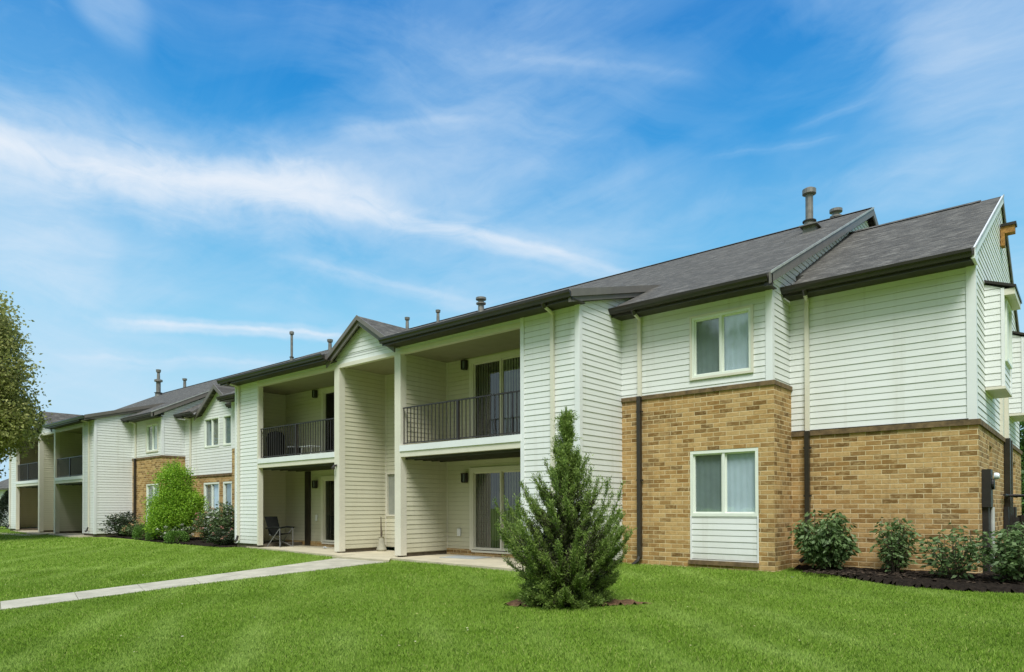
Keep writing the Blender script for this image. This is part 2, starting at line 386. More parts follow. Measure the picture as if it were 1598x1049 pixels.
# ------------------------------------------------------------------ mesh helpers
class MB:
    def __init__(s): s.v = []; s.f = []; s.uv = []
    def poly(s, pts, uvs=None):
        b = len(s.v); s.v += [tuple(p) for p in pts]; s.f.append(tuple(range(b, b + len(pts))))
        s.uv += list(uvs) if uvs is not None else [(p[0], p[2]) for p in pts]
    def box(s, x0, x1, y0, y1, z0, z1):
        s.fbox(((0, 0, 0), (1, 0, 0), (0, -1, 0)), x0, x1, -y1, -y0, z0, z1)
    def fbox(s, fr, s0, s1, d0, d1, z0, z1):
        """box in a wall frame: s along the wall, d outward from it"""
        o, a, n = fr
        P = lambda q, d, z: (o[0] + a[0] * q + n[0] * d, o[1] + a[1] * q + n[1] * d, z + o[2])
        c = [P(s0, d0, z0), P(s1, d0, z0), P(s1, d1, z0), P(s0, d1, z0), P(s0, d0, z1), P(s1, d0, z1), P(s1, d1, z1), P(s0, d1, z1)]
        quads = [((3, 2, 6, 7), [(s0, z0), (s1, z0), (s1, z1), (s0, z1)]), ((1, 0, 4, 5), [(s1, z0), (s0, z0), (s0, z1), (s1, z1)]),
                 ((0, 3, 7, 4), [(s0 + d0, z0), (s0 + d1, z0), (s0 + d1, z1), (s0 + d0, z1)]),
                 ((2, 1, 5, 6), [(s1 + d1, z0), (s1 + d0, z0), (s1 + d0, z1), (s1 + d1, z1)]),
                 ((7, 6, 5, 4), [(s0, d1), (s1, d1), (s1, d0), (s0, d0)]), ((0, 1, 2, 3), [(s0, d0), (s1, d0), (s1, d1), (s0, d1)])]
        for q, uv in quads: s.poly([c[i] for i in q], uv)
    def tube(s, pts, r, n=8, cap=True):
        """tube through 3-D points with radius (scalar or list)"""
        rs = r if isinstance(r, (list, tuple)) else [r] * len(pts)
        pts = [Vector(p) for p in pts]
        base = len(s.v); prev = None
        for i, p in enumerate(pts):
            d = (pts[min(i + 1, len(pts) - 1)] - pts[max(i - 1, 0)])
            d = d.normalized() if d.length > 1e-9 else Vector((0, 0, 1))
            a = prev if prev is not None else (Vector((1, 0, 0)) if abs(d.x) < 0.8 else Vector((0, 1, 0)))
            e1 = (a - d * a.dot(d)).normalized(); e2 = d.cross(e1); prev = e1
            for k in range(n):
                t = 2 * math.pi * k / n
                s.v.append(tuple(p + (e1 * math.cos(t) + e2 * math.sin(t)) * rs[i]))
        for i in range(len(pts) - 1):
            for k in range(n):
                a0 = base + i * n + k; a1 = base + i * n + (k + 1) % n
                s.f.append((a0, a1, a1 + n, a0 + n)); s.uv += [(k / n, i), ((k + 1) / n, i), ((k + 1) / n, i + 1), (k / n, i + 1)]
        if cap:
            s.f.append(tuple(base + k for k in range(n))[::-1]); s.uv += [(0, 0)] * n
            e = base + (len(pts) - 1) * n
            s.f.append(tuple(e + k for k in range(n))); s.uv += [(0, 0)] * n
    def lathe(s, c, prof, n=16):
        """prof: (r, z) pairs about the vertical through c"""
        s.tube([(c[0], c[1], c[2] + z) for r, z in prof], [max(r, 1e-4) for r, z in prof], n)
    def prism(s, prof, x0, x1):
        """profile of (y, z) swept along X"""
        n = len(prof); L = 0
        for i in range(n):
            a, b = prof[i], prof[(i + 1) % n]; l = math.dist(a, b)
            s.poly([(x0, a[0], a[1]), (x1, a[0], a[1]), (x1, b[0], b[1]), (x0, b[0], b[1])], [(x0, L), (x1, L), (x1, L + l), (x0, L + l)]); L += l
        s.poly([(x1, p[0], p[1]) for p in prof], [(p[0], p[1]) for p in prof])
        s.poly([(x0, p[0], p[1]) for p in prof[::-1]], [(p[0], p[1]) for p in prof[::-1]])
    def build(s, name, mat, parent=None, smooth=False, bevel=0.0):
        me = bpy.data.meshes.new(name)
        off = Vector((0, 0, 0))
        if parent is not None:
            q = parent
            while q is not None: off += Vector(q.location); q = q.parent
        vv = [(x - off.x, y - off.y, z - off.z) for x, y, z in s.v]
        me.from_pydata(vv, [], s.f)
        ul = me.uv_layers.new(name='UVMap')
        ul.data.foreach_set('uv', [c for uv in s.uv for c in uv])
        me.materials.append(mat)
        if smooth: me.polygons.foreach_set('use_smooth', [True] * len(me.polygons))
        me.update()
        o = bpy.data.objects.new(name, me); COL.objects.link(o)
        if parent is not None: o.parent = parent
        if bevel:
            w = me
            md = o.modifiers.new('bevel', 'BEVEL'); md.width = bevel; md.segments = 1; md.limit_method = 'ANGLE'
        return o

def thing(name, label, cat, loc, group=None):
    o = bpy.data.objects.new(name, None); COL.objects.link(o)
    o.location = loc; o.empty_display_size = 0.2
    o['label'] = label; o['category'] = cat
    if group: o['group'] = group
    return o
def tag(o, label, cat, group=None):
    o['label'] = label; o['category'] = cat
    if group: o['group'] = group
    return o
def structure(o): o['kind'] = 'structure'; return o
def stuff(o, label=None, cat=None):
    o['kind'] = 'stuff'
    if label: o['label'] = label; o['category'] = cat
    return o

P_ = 0.12
def spans(poly, z):
    xs = []
    n = len(poly)
    for i in range(n):
        (a, za), (b, zb) = poly[i], poly[(i + 1) % n]
        if (za <= z < zb) or (zb <= z < za): xs.append(a + (b - a) * (z - za) / (zb - za))
    xs.sort()
    return list(zip(xs[::2], xs[1::2]))
def cut_spans(sp, holes, z):
    res = sp
    for (h0, h1, hz0, hz1) in holes:
        if hz0 < z < hz1:
            nr = []
            for a, b in res:
                if h1 <= a or h0 >= b: nr.append((a, b)); continue
                if a < h0: nr.append((a, h0))
                if b > h1: nr.append((h1, b))
            res = nr
    return res
def wall(mb, fr, poly, holes=(), lap=True, phase=0.0, depth=0.0):
    """wall face in a frame; lapped siding courses (real saw-tooth) or flat"""
    o, a, n = fr
    PT = lambda q, d, z: (o[0] + a[0] * q + n[0] * d, o[1] + a[1] * q + n[1] * d, z + o[2])
    zs = sorted({p[1] for p in poly} | {h[2] for h in holes} | {h[3] for h in holes})
    zmin, zmax = min(p[1] for p in poly), max(p[1] for p in poly)
    brk = set(z for z in zs if zmin <= z <= zmax)
    GAP = 0.0075
    if lap:
        k = math.floor((zmin - phase) / P_)
        while k * P_ + phase < zmax:
            for q in (k * P_ + phase, k * P_ + phase + GAP):
                if zmin < q < zmax: brk.add(q)
            k += 1
    brk = sorted(brk)
    def offs(z, k):
        base = k * P_ + phase
        f = (z - base - GAP) / (P_ - GAP)
        deep = 0.0125 if k % 2 == 0 else 0.0095
        return deep * (1 - f) + 0.002 * f
    for z0, z1 in zip(brk[:-1], brk[1:]):
        if z1 - z0 < 1e-5: continue
        zm = (z0 + z1) / 2; e = 1e-6
        sm = cut_spans(spans(poly, zm), holes, zm)
        b0 = spans(poly, z0 + e); b1 = spans(poly, z1 - e)
        for (l, r) in sm:
            # edges that follow a sloping outline are interpolated
            def edge(v, side):
                for (p0, p1) in ((b0[i], b1[i]) for i in range(min(len(b0), len(b1)))):
                    if abs((p0[side] + p1[side]) / 2 - v) < 1e-4: return p0[side], p1[side]
                return v, v
            l0, l1 = edge(l, 0); r0, r1 = edge(r, 1)
            if lap:
                k = math.floor((zm - phase) / P_)
                if zm < k * P_ + phase + GAP:
                    d0 = d1 = -0.006
                else:
                    d0, d1 = offs(z0, k), offs(z1, k)
                mb.poly([PT(l0, d0, z0), PT(r0, d0, z0), PT(r1, d1, z1), PT(l1, d1, z1)], [(l0, z0 - phase), (r0, z0 - phase), (r1, z1 - phase), (l1, z1 - phase)])
                if zm >= k * P_ + phase + GAP and abs(z0 - (k * P_ + phase + GAP)) < 1e-5:
                    mb.poly([PT(l0, -0.006, z0), PT(r0, -0.006, z0), PT(r0, d0, z0), PT(l0, d0, z0)], [(l0, z0 - phase)] * 4)
            else:
                mb.poly([PT(l0, 0, z0), PT(r0, 0, z0), PT(r1, 0, z1), PT(l1, 0, z1)], [(l0, z0), (r0, z0), (r1, z1), (l1, z1)])

FRONT = lambda Y: ((0, Y, 0), (1, 0, 0), (0, -1, 0))       # faces the camera side, s = world X
RIGHT = lambda X: ((X, 0, 0), (0, 1, 0), (1, 0, 0))        # faces +X, s = world Y
LEFT = lambda X: ((X, 0, 0), (0, -1, 0), (-1, 0, 0))       # faces -X, s = -world Y
NEAR_LEFT = LEFT

BLD = thing('apartment_building', 'long two storey apartment block with white siding, tan brick and brown shingle roof', 'apartment building', (-16, 12, 0))

def siding_wall(fr, poly, holes=(), mat='siding', name='siding_wall', phase=0.065):
    mb = MB(); wall(mb, fr, poly, holes, True, phase); return mb.build(name, M[mat], BLD)
def rect(a, b, z0, z1): return [(a, z0), (b, z0), (b, z1), (a, z1)]
def part(name, mat, fn, parent=None, **kw):
    mb = MB(); fn(mb); return mb.build(name, M[mat], parent or BLD, **kw)
def brick_wall(fr, poly, holes=()):
    mb = MB(); wall(mb, fr, poly, holes, False)
    for (h0, h1, z0, z1) in holes:       # reveals
        o, a, n = fr; D = -0.10
        PT = lambda q, d, z: (o[0] + a[0] * q + n[0] * d, o[1] + a[1] * q + n[1] * d, z)
        mb.poly([PT(h0, 0, z0), PT(h0, D, z0), PT(h0, D, z1), PT(h0, 0, z1)], [(0, z0), (.1, z0), (.1, z1), (0, z1)])
        mb.poly([PT(h1, D, z0), PT(h1, 0, z0), PT(h1, 0, z1), PT(h1, D, z1)], [(0, z0), (.1, z0), (.1, z1), (0, z1)])
        mb.poly([PT(h0, 0, z1), PT(h1, 0, z1), PT(h1, D, z1), PT(h0, D, z1)], [(h0, 0), (h1, 0), (h1, .1), (h0, .1)])
    return mb.build('brick_wall', M['brick'], BLD)

def folded(mb, fr, s0, s1, d, z0, z1, amp=0.02, pitch=0.11, flat=False):
    """curtain or row of vertical blinds"""
    o, a, n = fr
    PT = lambda q, dd, z: (o[0] + a[0] * q + n[0] * dd, o[1] + a[1] * q + n[1] * dd, z)
    if flat:      # separate vertical slats
        q = s0
        while q < s1 - 0.02:
            e = min(q + 0.085, s1); t = amp * random.uniform(0.4, 1.3)
            mb.poly([PT(q, d - t, z0), PT(e, d + t, z0), PT(e, d + t, z1), PT(q, d - t, z1)]); q += 0.09
        return
    N = max(2, int((s1 - s0) / pitch * 6)); ph = random.random() * 6
    for i in range(N):
        qa, qb = s0 + (s1 - s0) * i / N, s0 + (s1 - s0) * (i + 1) / N
        da = d + amp * math.sin(qa / pitch * 6.283 + ph + math.sin(qa * 9)); db = d + amp * math.sin(qb / pitch * 6.283 + ph + math.sin(qb * 9))
        mb.poly([PT(qa, da, z0), PT(qb, db, z0), PT(qb, db, z1), PT(qa, da, z1)])

def window(fr, s0, s1, z0, z1, left, right, name='window', frame=0.042, mull=0.038, split=0.5, glass='glass', sill=False, proud=0.025, depth=0.07, trimw=0.0, slats=False, fm='metalw', gap=(0.0, 0.0)):
    """two-light sliding window or door; left/right = curtain material names or None"""
    mb = MB()
    f = frame
    mb.fbox(fr, s0, s1, -depth, proud, z1 - f, z1); mb.fbox(fr, s0, s1, -depth, proud, z0, z0 + f)
    mb.fbox(fr, s0, s0 + f, -depth, proud - .001, z0 + f, z1 - f); mb.fbox(fr, s1 - f, s1, -depth, proud - .001, z0 + f, z1 - f)
    w = mb.build(name, M[fm], BLD)
    sm = s0 + (s1 - s0) * split
    mb = MB(); a0, a1, b0, b1 = s0 + f, s1 - f, z0 + f, z1 - f
    t = 0.028
    mb.fbox(fr, sm - mull / 2, sm + mull / 2, -depth, 0.012, b0, b1)
    for (p, q, dd) in ((a0, sm - mull / 2, -0.012), (sm + mull / 2, a1, -0.03)):
        mb.fbox(fr, p, q, -0.055, dd, b1 - t, b1); mb.fbox(fr, p, q, -0.055, dd, b0, b0 + t)
        mb.fbox(fr, p, p + t, -0.055, dd - .001, b0 + t, b1 - t); mb.fbox(fr, q - t, q, -0.055, dd - .001, b0 + t, b1 - t)
    mb.build('sash', M[fm], w)
    o, a, n = fr
    for (p, q) in ((a0 + .01, sm - .01), (sm + .01, a1 - .01)):
        mb = MB(); PT = lambda x, d, z: (o[0] + a[0] * x + n[0] * d, o[1] + a[1] * x + n[1] * d, z)
        mb.poly([PT(p, -0.045, b0), PT(q, -0.045, b0), PT(q, -0.045, b1), PT(p, -0.045, b1)])
        mb.build('pane', M[glass], w)
    for (p, q, mt, gp) in ((a0, sm, left, gap[0]), (sm, a1, right, gap[1])):
        if mt:
            mb = MB(); folded(mb, fr, p + gp, q, -0.085, b0 - .02, b1 + .02, 0.018 if slats else 0.0035, flat=slats); mb.build('curtain', M[mt], w)
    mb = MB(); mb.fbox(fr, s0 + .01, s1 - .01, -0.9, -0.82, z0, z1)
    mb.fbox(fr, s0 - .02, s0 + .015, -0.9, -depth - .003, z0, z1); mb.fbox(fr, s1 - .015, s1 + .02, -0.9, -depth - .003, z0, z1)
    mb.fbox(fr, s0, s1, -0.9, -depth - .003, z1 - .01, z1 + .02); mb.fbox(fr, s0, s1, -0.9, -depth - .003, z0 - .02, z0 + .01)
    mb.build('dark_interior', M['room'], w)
    return w

EAVE = 5.48
def gutter(x0, x1, Y, z=EAVE):
    """K-profile gutter with its lip to the camera side; fascia and soffit follow separately"""
    pr = [(Y, z), (Y, z - .125), (Y - .075, z - .125), (Y - .085, z - .075), (Y - .115, z - .045), (Y - .12, z + .005), (Y - .105, z + .005), (Y - .10, z - .02), (Y - .02, z - .03), (Y - .012, z)]
    part('gutter', 'gutter', lambda mb: mb.prism(pr, x0, x1))
def eave(x0, x1, Yw, z=EAVE, over=0.42, g=True):
    Ye = Yw - over
    if g: gutter(x0 - .06, x1 + .02, Ye, z)
    part('fascia', 'gutter', lambda mb: mb.box(x0 - .05, x1 + .01, Ye + .002, Ye + .024, z - .17, z - .005))
    part('soffit', 'soffit', lambda mb: mb.box(x0 - .05, x1 + .01, Ye + .026, Yw + .03, z - .15, z - .13))
def downspout(x, Yw, ztop, zsplit, zbot, shoe=True, top=True, over=0.42, white=True):
    w, d = 0.078, 0.055
    ds = None
    if top:
        mb = MB(); mb.tube([(x + .09, Yw - over - .06, EAVE - .11), (x + .085, Yw - over + .02, EAVE - .19)], 0.048, 8)
        out = mb
    mb = MB()
    if top:
        mb.tube([(x + .07, Yw - over + .02, EAVE - .165), (x, Yw - .05, EAVE - .21)], 0.036, 6)
        mb.box(x - w / 2, x + w / 2, Yw - d - .02, Yw - .018, zsplit, EAVE - .19)
    else: mb.box(x - w / 2, x + w / 2, Yw - d - .02, Yw - .018, zsplit, ztop)
    ds = mb.build('downspout', M['trimcream'], BLD)
    if top: out.build('outlet', M['gutter'], ds)
    if zbot is not None and zbot < zsplit:
        mb = MB(); mb.box(x - w / 2 - .004, x + w / 2 + .004, Yw - d - .065, Yw - .035, zbot + .18, zsplit)
        mb.tube([(x, Yw - d - .02, zbot + .22), (x - .02, Yw - d - .06, zbot + .12), (x - .12, Yw - d - .12, zbot + .02)], 0.045, 8)
        mb.box(x - .07, x + .07, Yw - .09, Yw - .03, zsplit - .35, zsplit - .31); mb.box(x - .07, x + .07, Yw - .09, Yw - .03, (zsplit + zbot) / 2, (zsplit + zbot) / 2 + .04)
        lo = mb.build('lower_pipe', M['gutter'], ds)
    elif shoe:
        mb = MB(); mb.tube([(x, Yw - .06, zsplit + .16), (x, Yw - .09, zsplit + .05), (x + .02, Yw - .18, zsplit - .04)], 0.045, 8); mb.build('shoe', M['gutter'], ds)
    return ds

def roof_sheet(polys, slope, y0, z0, th=0.11, name='roof'):
    """roof planes rising with Y; polys are (X, Y) outlines"""
    mb = MB(); k = math.sqrt(1 + slope * slope)
    Z = lambda y: z0 + slope * (y - y0)
    for pl in polys:
        mb.poly([(x, y, Z(y)) for x, y in pl], [(x, (y - y0) * k) for x, y in pl])
        mb.poly([(x, y, Z(y) - th) for x, y in pl[::-1]], [(x, (y - y0) * k) for x, y in pl[::-1]])
        n = len(pl)
        for i in range(n):
            a, b = pl[i], pl[(i + 1) % n]
            mb.poly([(a[0], a[1], Z(a[1]) - th), (b[0], b[1], Z(b[1]) - th), (b[0], b[1], Z(b[1])), (a[0], a[1], Z(a[1]))], [(a[0], 0), (b[0], 0), (b[0], .05), (a[0], .05)])
    return mb.build(name, M['shingle'], BLD)

def rake(x, y0, z0, y1, z1, w=0.20, mat='fascia', t=0.03, drop=0.0, two=False, drip=True, name='rake_board', dmat='drip'):
    """board following a roof edge in the YZ plane, outer face at x+t"""
    def b(mb, x0, x1, top, bot):
        mb.prism([(y0, z0 - top), (y0, z0 - bot), (y1, z1 - bot), (y1, z1 - top)], x0, x1)
    r = part(name, mat, lambda mb: (b(mb, x, x + t, drop, drop + w), two and b(mb, x - .05, x + t - .035, drop + w, drop + w + .10)))
    if drip: part('drip_edge', dmat, lambda mb: b(mb, x + t + .002, x + t + .016, drop - .018, drop + .028), parent=r)
    return r

def wall_lamp(x, Y, z, fr=None):
    mb = MB()
    mb.box(x - .05, x + .05, Y - .03, Y - .018, z - .11, z + .13)
    mb.box(x - .075, x + .075, Y - .15, Y - .03, z + .11, z + .135); mb.box(x - .06, x + .06, Y - .14, Y - .03, z - .12, z - .10)
    for sx in (-1, 1): mb.box(x + sx * .066 - .008, x + sx * .066 + .008, Y - .145, Y - .03, z - .10, z + .11)
    w = mb.build('wall_lamp', M['iron'], BLD)
    mb = MB(); mb.tube([(x, Y - .085, z - .095), (x, Y - .085, z + .105)], 0.052, 10); mb.build('lamp_shade', M['lampglass'], w)

BAL = None
def railing(x0, x1, Y, z0, h=0.98):
    global BAL
    mb = MB(); mb.box(x0, x1, Y - .02, Y + .02, z0 + h - .03, z0 + h); mb.box(x0, x1, Y - .014, Y + .014, z0 + .05, z0 + .075)
    r = mb.build('railing', M['iron'], BLD)
    n = int((x1 - x0) / 0.128)
    for i in range(n + 1):
        x = x0 + .02 + (x1 - x0 - .04) * i / n
        if BAL is None:
            b = MB(); b.box(x0 + .02 - .009, x0 + .02 + .009, Y - .009, Y + .009, z0 + .06, z0 + h - .03)
            BAL = b.build('baluster', M['iron'], r); BAL['x'] = x0 + .02; BAL['y'] = Y; BAL['z'] = z0; del_keys = True
        else:
            c = BAL.copy(); COL.objects.link(c); c.parent = r; c.location = (x - BAL['x'], Y - BAL['y'], z0 - BAL['z'])
    xm = (x0 + x1) / 2
    mb = MB(); mb.box(xm - .03, xm + .03, Y - .03, Y + .03, z0, z0 + h - .031); mb.build('newel_post', M['iron'], r)
    return r

# ------------------------------------------------------------------ one residential block (front with balconies plus brick wing)
def block(dx, near):
    T, b1, b2, p0, c1, c0, dd, L = -7.88, -9.41, -13.40, -13.61, -16.02, -16.23, -20.39, -21.89
    T, b1, b2, p0, c1, c0, dd, L = [v + dx for v in (T, b1, b2, p0, c1, c0, dd, L)]
    YF, YB, YM = 11.35, 12.98, 12.97
    zt = 5.40
    MX = -4.59 + dx
    # solid panels either side of the balconies
    siding_wall(FRONT(YF), rect(b1 + .09, T - .10, .06, zt))
    siding_wall(FRONT(YF), rect(L + .07, dd - .07, .06, zt))
    part('corner_trim', 'trim', lambda mb: mb.box(T - .10, T + .022, YF - .025, YF + .08, .06, zt))
    part('corner_trim', 'trim', lambda mb: mb.box(b1 - .01, b1 + .09, YF - .025, YF + .14, .06, zt))
    part('corner_trim', 'trim', lambda mb: mb.box(L - .022, L + .07, YF - .025, YF + .08, .06, zt))
    part('corner_trim', 'trimcream', lambda mb: mb.box(dd - .07, dd + .012, YF - .025, YF + .14, .03, zt))
    # tower side wall, facing right, with the shallow rake on top
    siding_wall(RIGHT(T), [(YF + .08, .06), (YM, .06), (YM, 3.5), (17.0, 3.5), (17.0, 6.95), (YF + .08, 5.40)], mat='siding')
    siding_wall(LEFT(L), [(-17, 3.5), (-YM, 3.5), (-YM, .06), (-YF - .08, .06), (-YF - .08, 5.40), (-17, 6.95)])
    # header over the recesses: band and a narrow siding strip above it
    part('header_band', 'trimcream', lambda mb: mb.box(dd + .013, b1 - .011, YF - .03, YF + .10, 5.14, 5.245))
    siding_wall(FRONT(YF), rect(dd + .012, b1 - .01, 5.245, 5.45), mat='siding', phase=.20)
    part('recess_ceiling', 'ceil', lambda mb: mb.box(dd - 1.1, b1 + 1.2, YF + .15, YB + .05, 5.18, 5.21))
    # back wall of the recesses
    doors = [(-12.44 + dx, -10.45 + dx, .10, 2.19), (-12.44 + dx, -10.45 + dx, 2.84, 5.06), (-19.24 + dx, -17.30 + dx, .10, 2.19), (-19.24 + dx, -17.30 + dx, 2.84, 5.06)]
    nw = (-15.93 + dx, -15.45 + dx, 1.02, 2.22); nd = (-15.05 + dx, -14.1 + dx, .02, 2.1)
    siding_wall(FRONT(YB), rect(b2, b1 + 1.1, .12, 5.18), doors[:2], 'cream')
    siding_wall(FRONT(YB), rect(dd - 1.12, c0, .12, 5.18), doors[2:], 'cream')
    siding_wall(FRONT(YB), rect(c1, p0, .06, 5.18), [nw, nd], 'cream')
    part('brick_base', 'brick', lambda mb: mb.box(b2, b1 + 1.1, YB - .03, YB + .05, -.12, .12))
    part('brick_base', 'brick', lambda mb: mb.box(dd - 1.12, c0, YB - .03, YB + .05, -.12, .12))
    # side walls of the recesses and the two full-height fins with their posts
    for (x0, x1) in ((p0, b2), (c0, c1)):
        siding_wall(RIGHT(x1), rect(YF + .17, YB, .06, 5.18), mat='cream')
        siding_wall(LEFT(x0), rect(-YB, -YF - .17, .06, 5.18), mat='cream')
        part('fin_post', 'trimcream', lambda mb: mb.box(x0 - .012, x1 + .012, YF - .028, YF + .17, .0, 5.139))
        part('foundation', 'concrete_dark', lambda mb: mb.box(x0 + .03, x1 - .03, YF + .03, YB, -.3, .058))
        part('corner_trim', 'trimcream', lambda mb: (mb.box(x1 + .0005, x1 + .03, YB - .03, YB - .0005, .12, 5.18),))
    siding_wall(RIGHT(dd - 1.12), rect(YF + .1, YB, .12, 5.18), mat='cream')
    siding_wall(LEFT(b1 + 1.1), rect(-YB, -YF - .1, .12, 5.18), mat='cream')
    part('panel_back', 'trimcream', lambda mb: mb.box(b1 + .09, b1 + 1.09, YF + .10, YF + .13, .06, 5.18))
    part('panel_back', 'trimcream', lambda mb: mb.box(dd - 1.1, dd - .07, YF + .10, YF + .13, .06, 5.18))
    part('foundation', 'concrete_dark', lambda mb: mb.box(b1 + .03, T - .03, YF + .04, YM + .5, -.3, .058))
    part('foundation', 'concrete_dark', lambda mb: mb.box(L + .03, dd - .03, YF + .04, YM + .5, -.3, .058))
    # balcony decks
    for (x0, x1, lw) in ((b2 + .013, b1 - .011, 0), (dd + .013, c0 - .013, 1)):
        f = part('balcony_floor', 'concrete', lambda mb: mb.box(x0 - (1.1 if lw else 0), x1 + (0 if lw else 1.1), YF + .14, YB - .02, 2.60, 2.76))
        part('deck_edge', 'trim', lambda mb: mb.box(x0 - .03, x1 + .012, YF - .045, YF + .13, 2.655, 2.806), parent=f)
        part('deck_beam', 'trimcream', lambda mb: mb.box(x0, x1, YF - .02, YF + .13, 2.515, 2.655), parent=f)
        part('joist', 'soffit', lambda mb: [mb.box(x0, x1, YF + .13 + i * .3, YF + .17 + i * .3, 2.45, 2.60) for i in range(5)], parent=f)
        railing(x0 + .02, x1 - .01, YF + .05, 2.80)
        wall_lamp((-12.66 if not lw else -19.60) + dx, YB, 2.0); wall_lamp((-12.66 if not lw else -19.60) + dx, YB, 5.0)
    dk = dict(frame=.05, glass='glassdark', slats=True, fm='trimcream', proud=.03, mull=.05)
    window(FRONT(YB), *doors[0], 'blind_dark', 'blind_mid', name='sliding_door', **dk)
    window(FRONT(YB), *doors[1], 'blind_dark', 'blind_mid', name='sliding_door', **dk)
    window(FRONT(YB), *doors[2], 'blind_dark', 'blind_mid', name='sliding_door', **dk)
    window(FRONT(YB), *doors[3], None, 'blind_dark', name='sliding_door', **dk)
    for d in doors: 
        part('door_casing', 'trimcream', lambda mb: (mb.box(d[0] - .09, d[0], YB - .035, YB + .01, d[2], d[3] + .08), mb.box(d[0], d[1] + .09, YB - .035, YB + .01, d[3], d[3] + .08), mb.box(d[0], d[1], YB - .06, YB + .0, d[2] - .05, d[2])))
    part('sidelight', 'blind_mid', lambda mb: mb.box(nw[0], nw[1], YB + .03, YB + .05, nw[2], nw[3]))
    part('sidelight_frame', 'trimcream', lambda mb: (mb.box(nw[0] - .05, nw[0], YB - .03, YB + .03, nw[2] - .05, nw[3] + .05), mb.box(nw[1], nw[1] + .05, YB - .03, YB + .03, nw[2] - .05, nw[3] + .05), mb.box(nw[0], nw[1], YB - .03, YB + .03, nw[3], nw[3] + .05), mb.box(nw[0], nw[1], YB - .03, YB + .03, nw[2] - .05, nw[2])))
    ed = part('entry_door', 'trim', lambda mb: mb.box(nd[0], nd[1], YB + .03, YB + .07, nd[2], nd[3]))
    part('handle', 'iron', lambda mb: mb.tube([(nd[0] + .08, YB + .03, 1.0), (nd[0] + .08, YB - .03, 1.0), (nd[0] + .16, YB - .03, 1.0)], .012, 6), parent=ed)
    if near:
        part('pipe_chase', 'gutter', lambda mb: mb.box(-20.17, -19.93, YB - .10, YB - .001 - .02, -.03, 2.45))
        part('wall_socket', 'trim', lambda mb: mb.box(-12.98, -12.86, YB - .05, YB - .018, .46, .66))
        part('wall_socket', 'trim', lambda mb: mb.box(-19.62, -19.52, YB - .05, YB - .018, .80, 1.0))
        part('wall_spotlight', 'iron', lambda mb: (mb.tube([(-16.13, YF - .03, 2.42), (-16.13, YF - .12, 2.40), (-16.10, YF - .17, 2.32)], [.03, .035, .055], 10)))
    # eaves; the small cross gable sits between the two gutter runs
    gx0, gx1, ga = -16.38 + dx, -13.45 + dx, 6.36
    eave(gx1 - .12, T + .12, YF, over=.43); eave(L - .18, gx0 + .22, YF, over=.43)
    xc = (gx0 + gx1) / 2
    siding_wall(FRONT(YF), [(gx0 + .1, 5.42), (gx1 - .1, 5.42), (xc, ga - .13)], phase=.20)
    sl = (ga - 5.42) / ((gx1 - gx0) / 2)
    def cg(mb):
        for sgn in (-1, 1):
            e = gx0 - .02 if sgn < 0 else gx1 + .02
            ze = ga - sl * abs(e - xc)
            for zz, rev in ((0, 0), (-.09, 1)):
                q = [(e, YF - .22, ze + zz), (xc, YF - .22, ga + zz), (xc, 15.5, ga + zz), (e, 12.5, ze + zz)]
                uvs = [(YF - .22, 0), (YF - .22, 1.8), (15.5, 1.8), (12.5, 0)]
                mb.poly(q if sgn * (1 if not rev else -1) < 0 else q[::-1], uvs if sgn * (1 if not rev else -1) < 0 else uvs[::-1])
            mb.poly([(e, YF - .22, ze), (xc, YF - .22, ga), (xc, YF - .22, ga - .09), (e, YF - .22, ze - .09)])
            mb.poly([(e, YF - .22, ze), (e, YF - .22, ze - .09), (e, 12.5, ze - .09), (e, 12.5, ze)])
    part('gable_roof', 'shingle', cg)
    def rb(mb):
        for sgn in (-1, 1):
            e = xc + sgn * ((gx1 - gx0) / 2 + .02); ze = ga - sl * abs(e - xc)
            for (ya, yb, tp, bt) in ((YF - .26, YF - .225, -.015, .11), (YF - .20, YF - .16, .09, .24)):
                A = [(e, ya, ze - tp), (xc, ya, ga - tp), (xc, ya, ga - bt), (e, ya, ze - bt)]
                B = [(x, yb, zz) for x, y, zz in A]
                mb.poly(A); mb.poly(B[::-1])
                for i in range(4): mb.poly([A[i], A[(i + 1) % 4], B[(i + 1) % 4], B[i]])
    part('rake_board', 'fascia', rb)
    # roofs
    roof_sheet([[(L - .20, YF - .47), (gx0 - .02, YF - .47), (gx0 - .02, 12.2), (gx0 - .02, 14.75), (L - .20, 14.75)],
                [(gx0 - .018, 12.0), (gx1 + .098, 12.0), (gx1 + .098, 14.75), (gx0 - .018, 14.75)],
                [(gx1 + .10, YF - .47), (T + .12, YF - .47), (T + .12, 14.75), (gx1 + .10, 14.75)]], .27, 10.9, EAVE + .015)
    rake(T + .12, YF - .47, EAVE + .03, 14.9, EAVE + .03 + .27 * (14.9 - YF + .47), w=.15, two=True, drip=False)
    # brick wing
    UL, LL = (-6.20 + dx, -4.98 + dx, 3.85, 5.07), (-6.27 + dx, -4.86 + dx, .14, 2.36)
    brick_wall(FRONT(YM), rect(T + .0, MX + .03, -.3, 3.53), [LL])
    brick_wall(RIGHT(MX + .03), rect(YM, 13.99, -.3, 3.53))
    def cap(mb):
        mb.box(T + .0, MX + .055, YM - .03, YM + .05, 3.53, 3.615); mb.box(MX - .06, MX + .0549, YM + .05, 14.02, 3.53, 3.614)
    part('brick_cap', 'cap', cap)
    siding_wall(FRONT(YM), rect(T, MX - .11, 3.615, 5.40), [UL])
    part('corner_trim', 'trim', lambda mb: mb.box(MX - .11, MX + .022, YM - .025, YM + .09, 3.615, 5.42))
    siding_wall(RIGHT(MX), [(YM + .09, 3.614), (27.3, 3.614), (27.3, 5.60), (20.23, 8.98), (YM + .09, 5.53)])
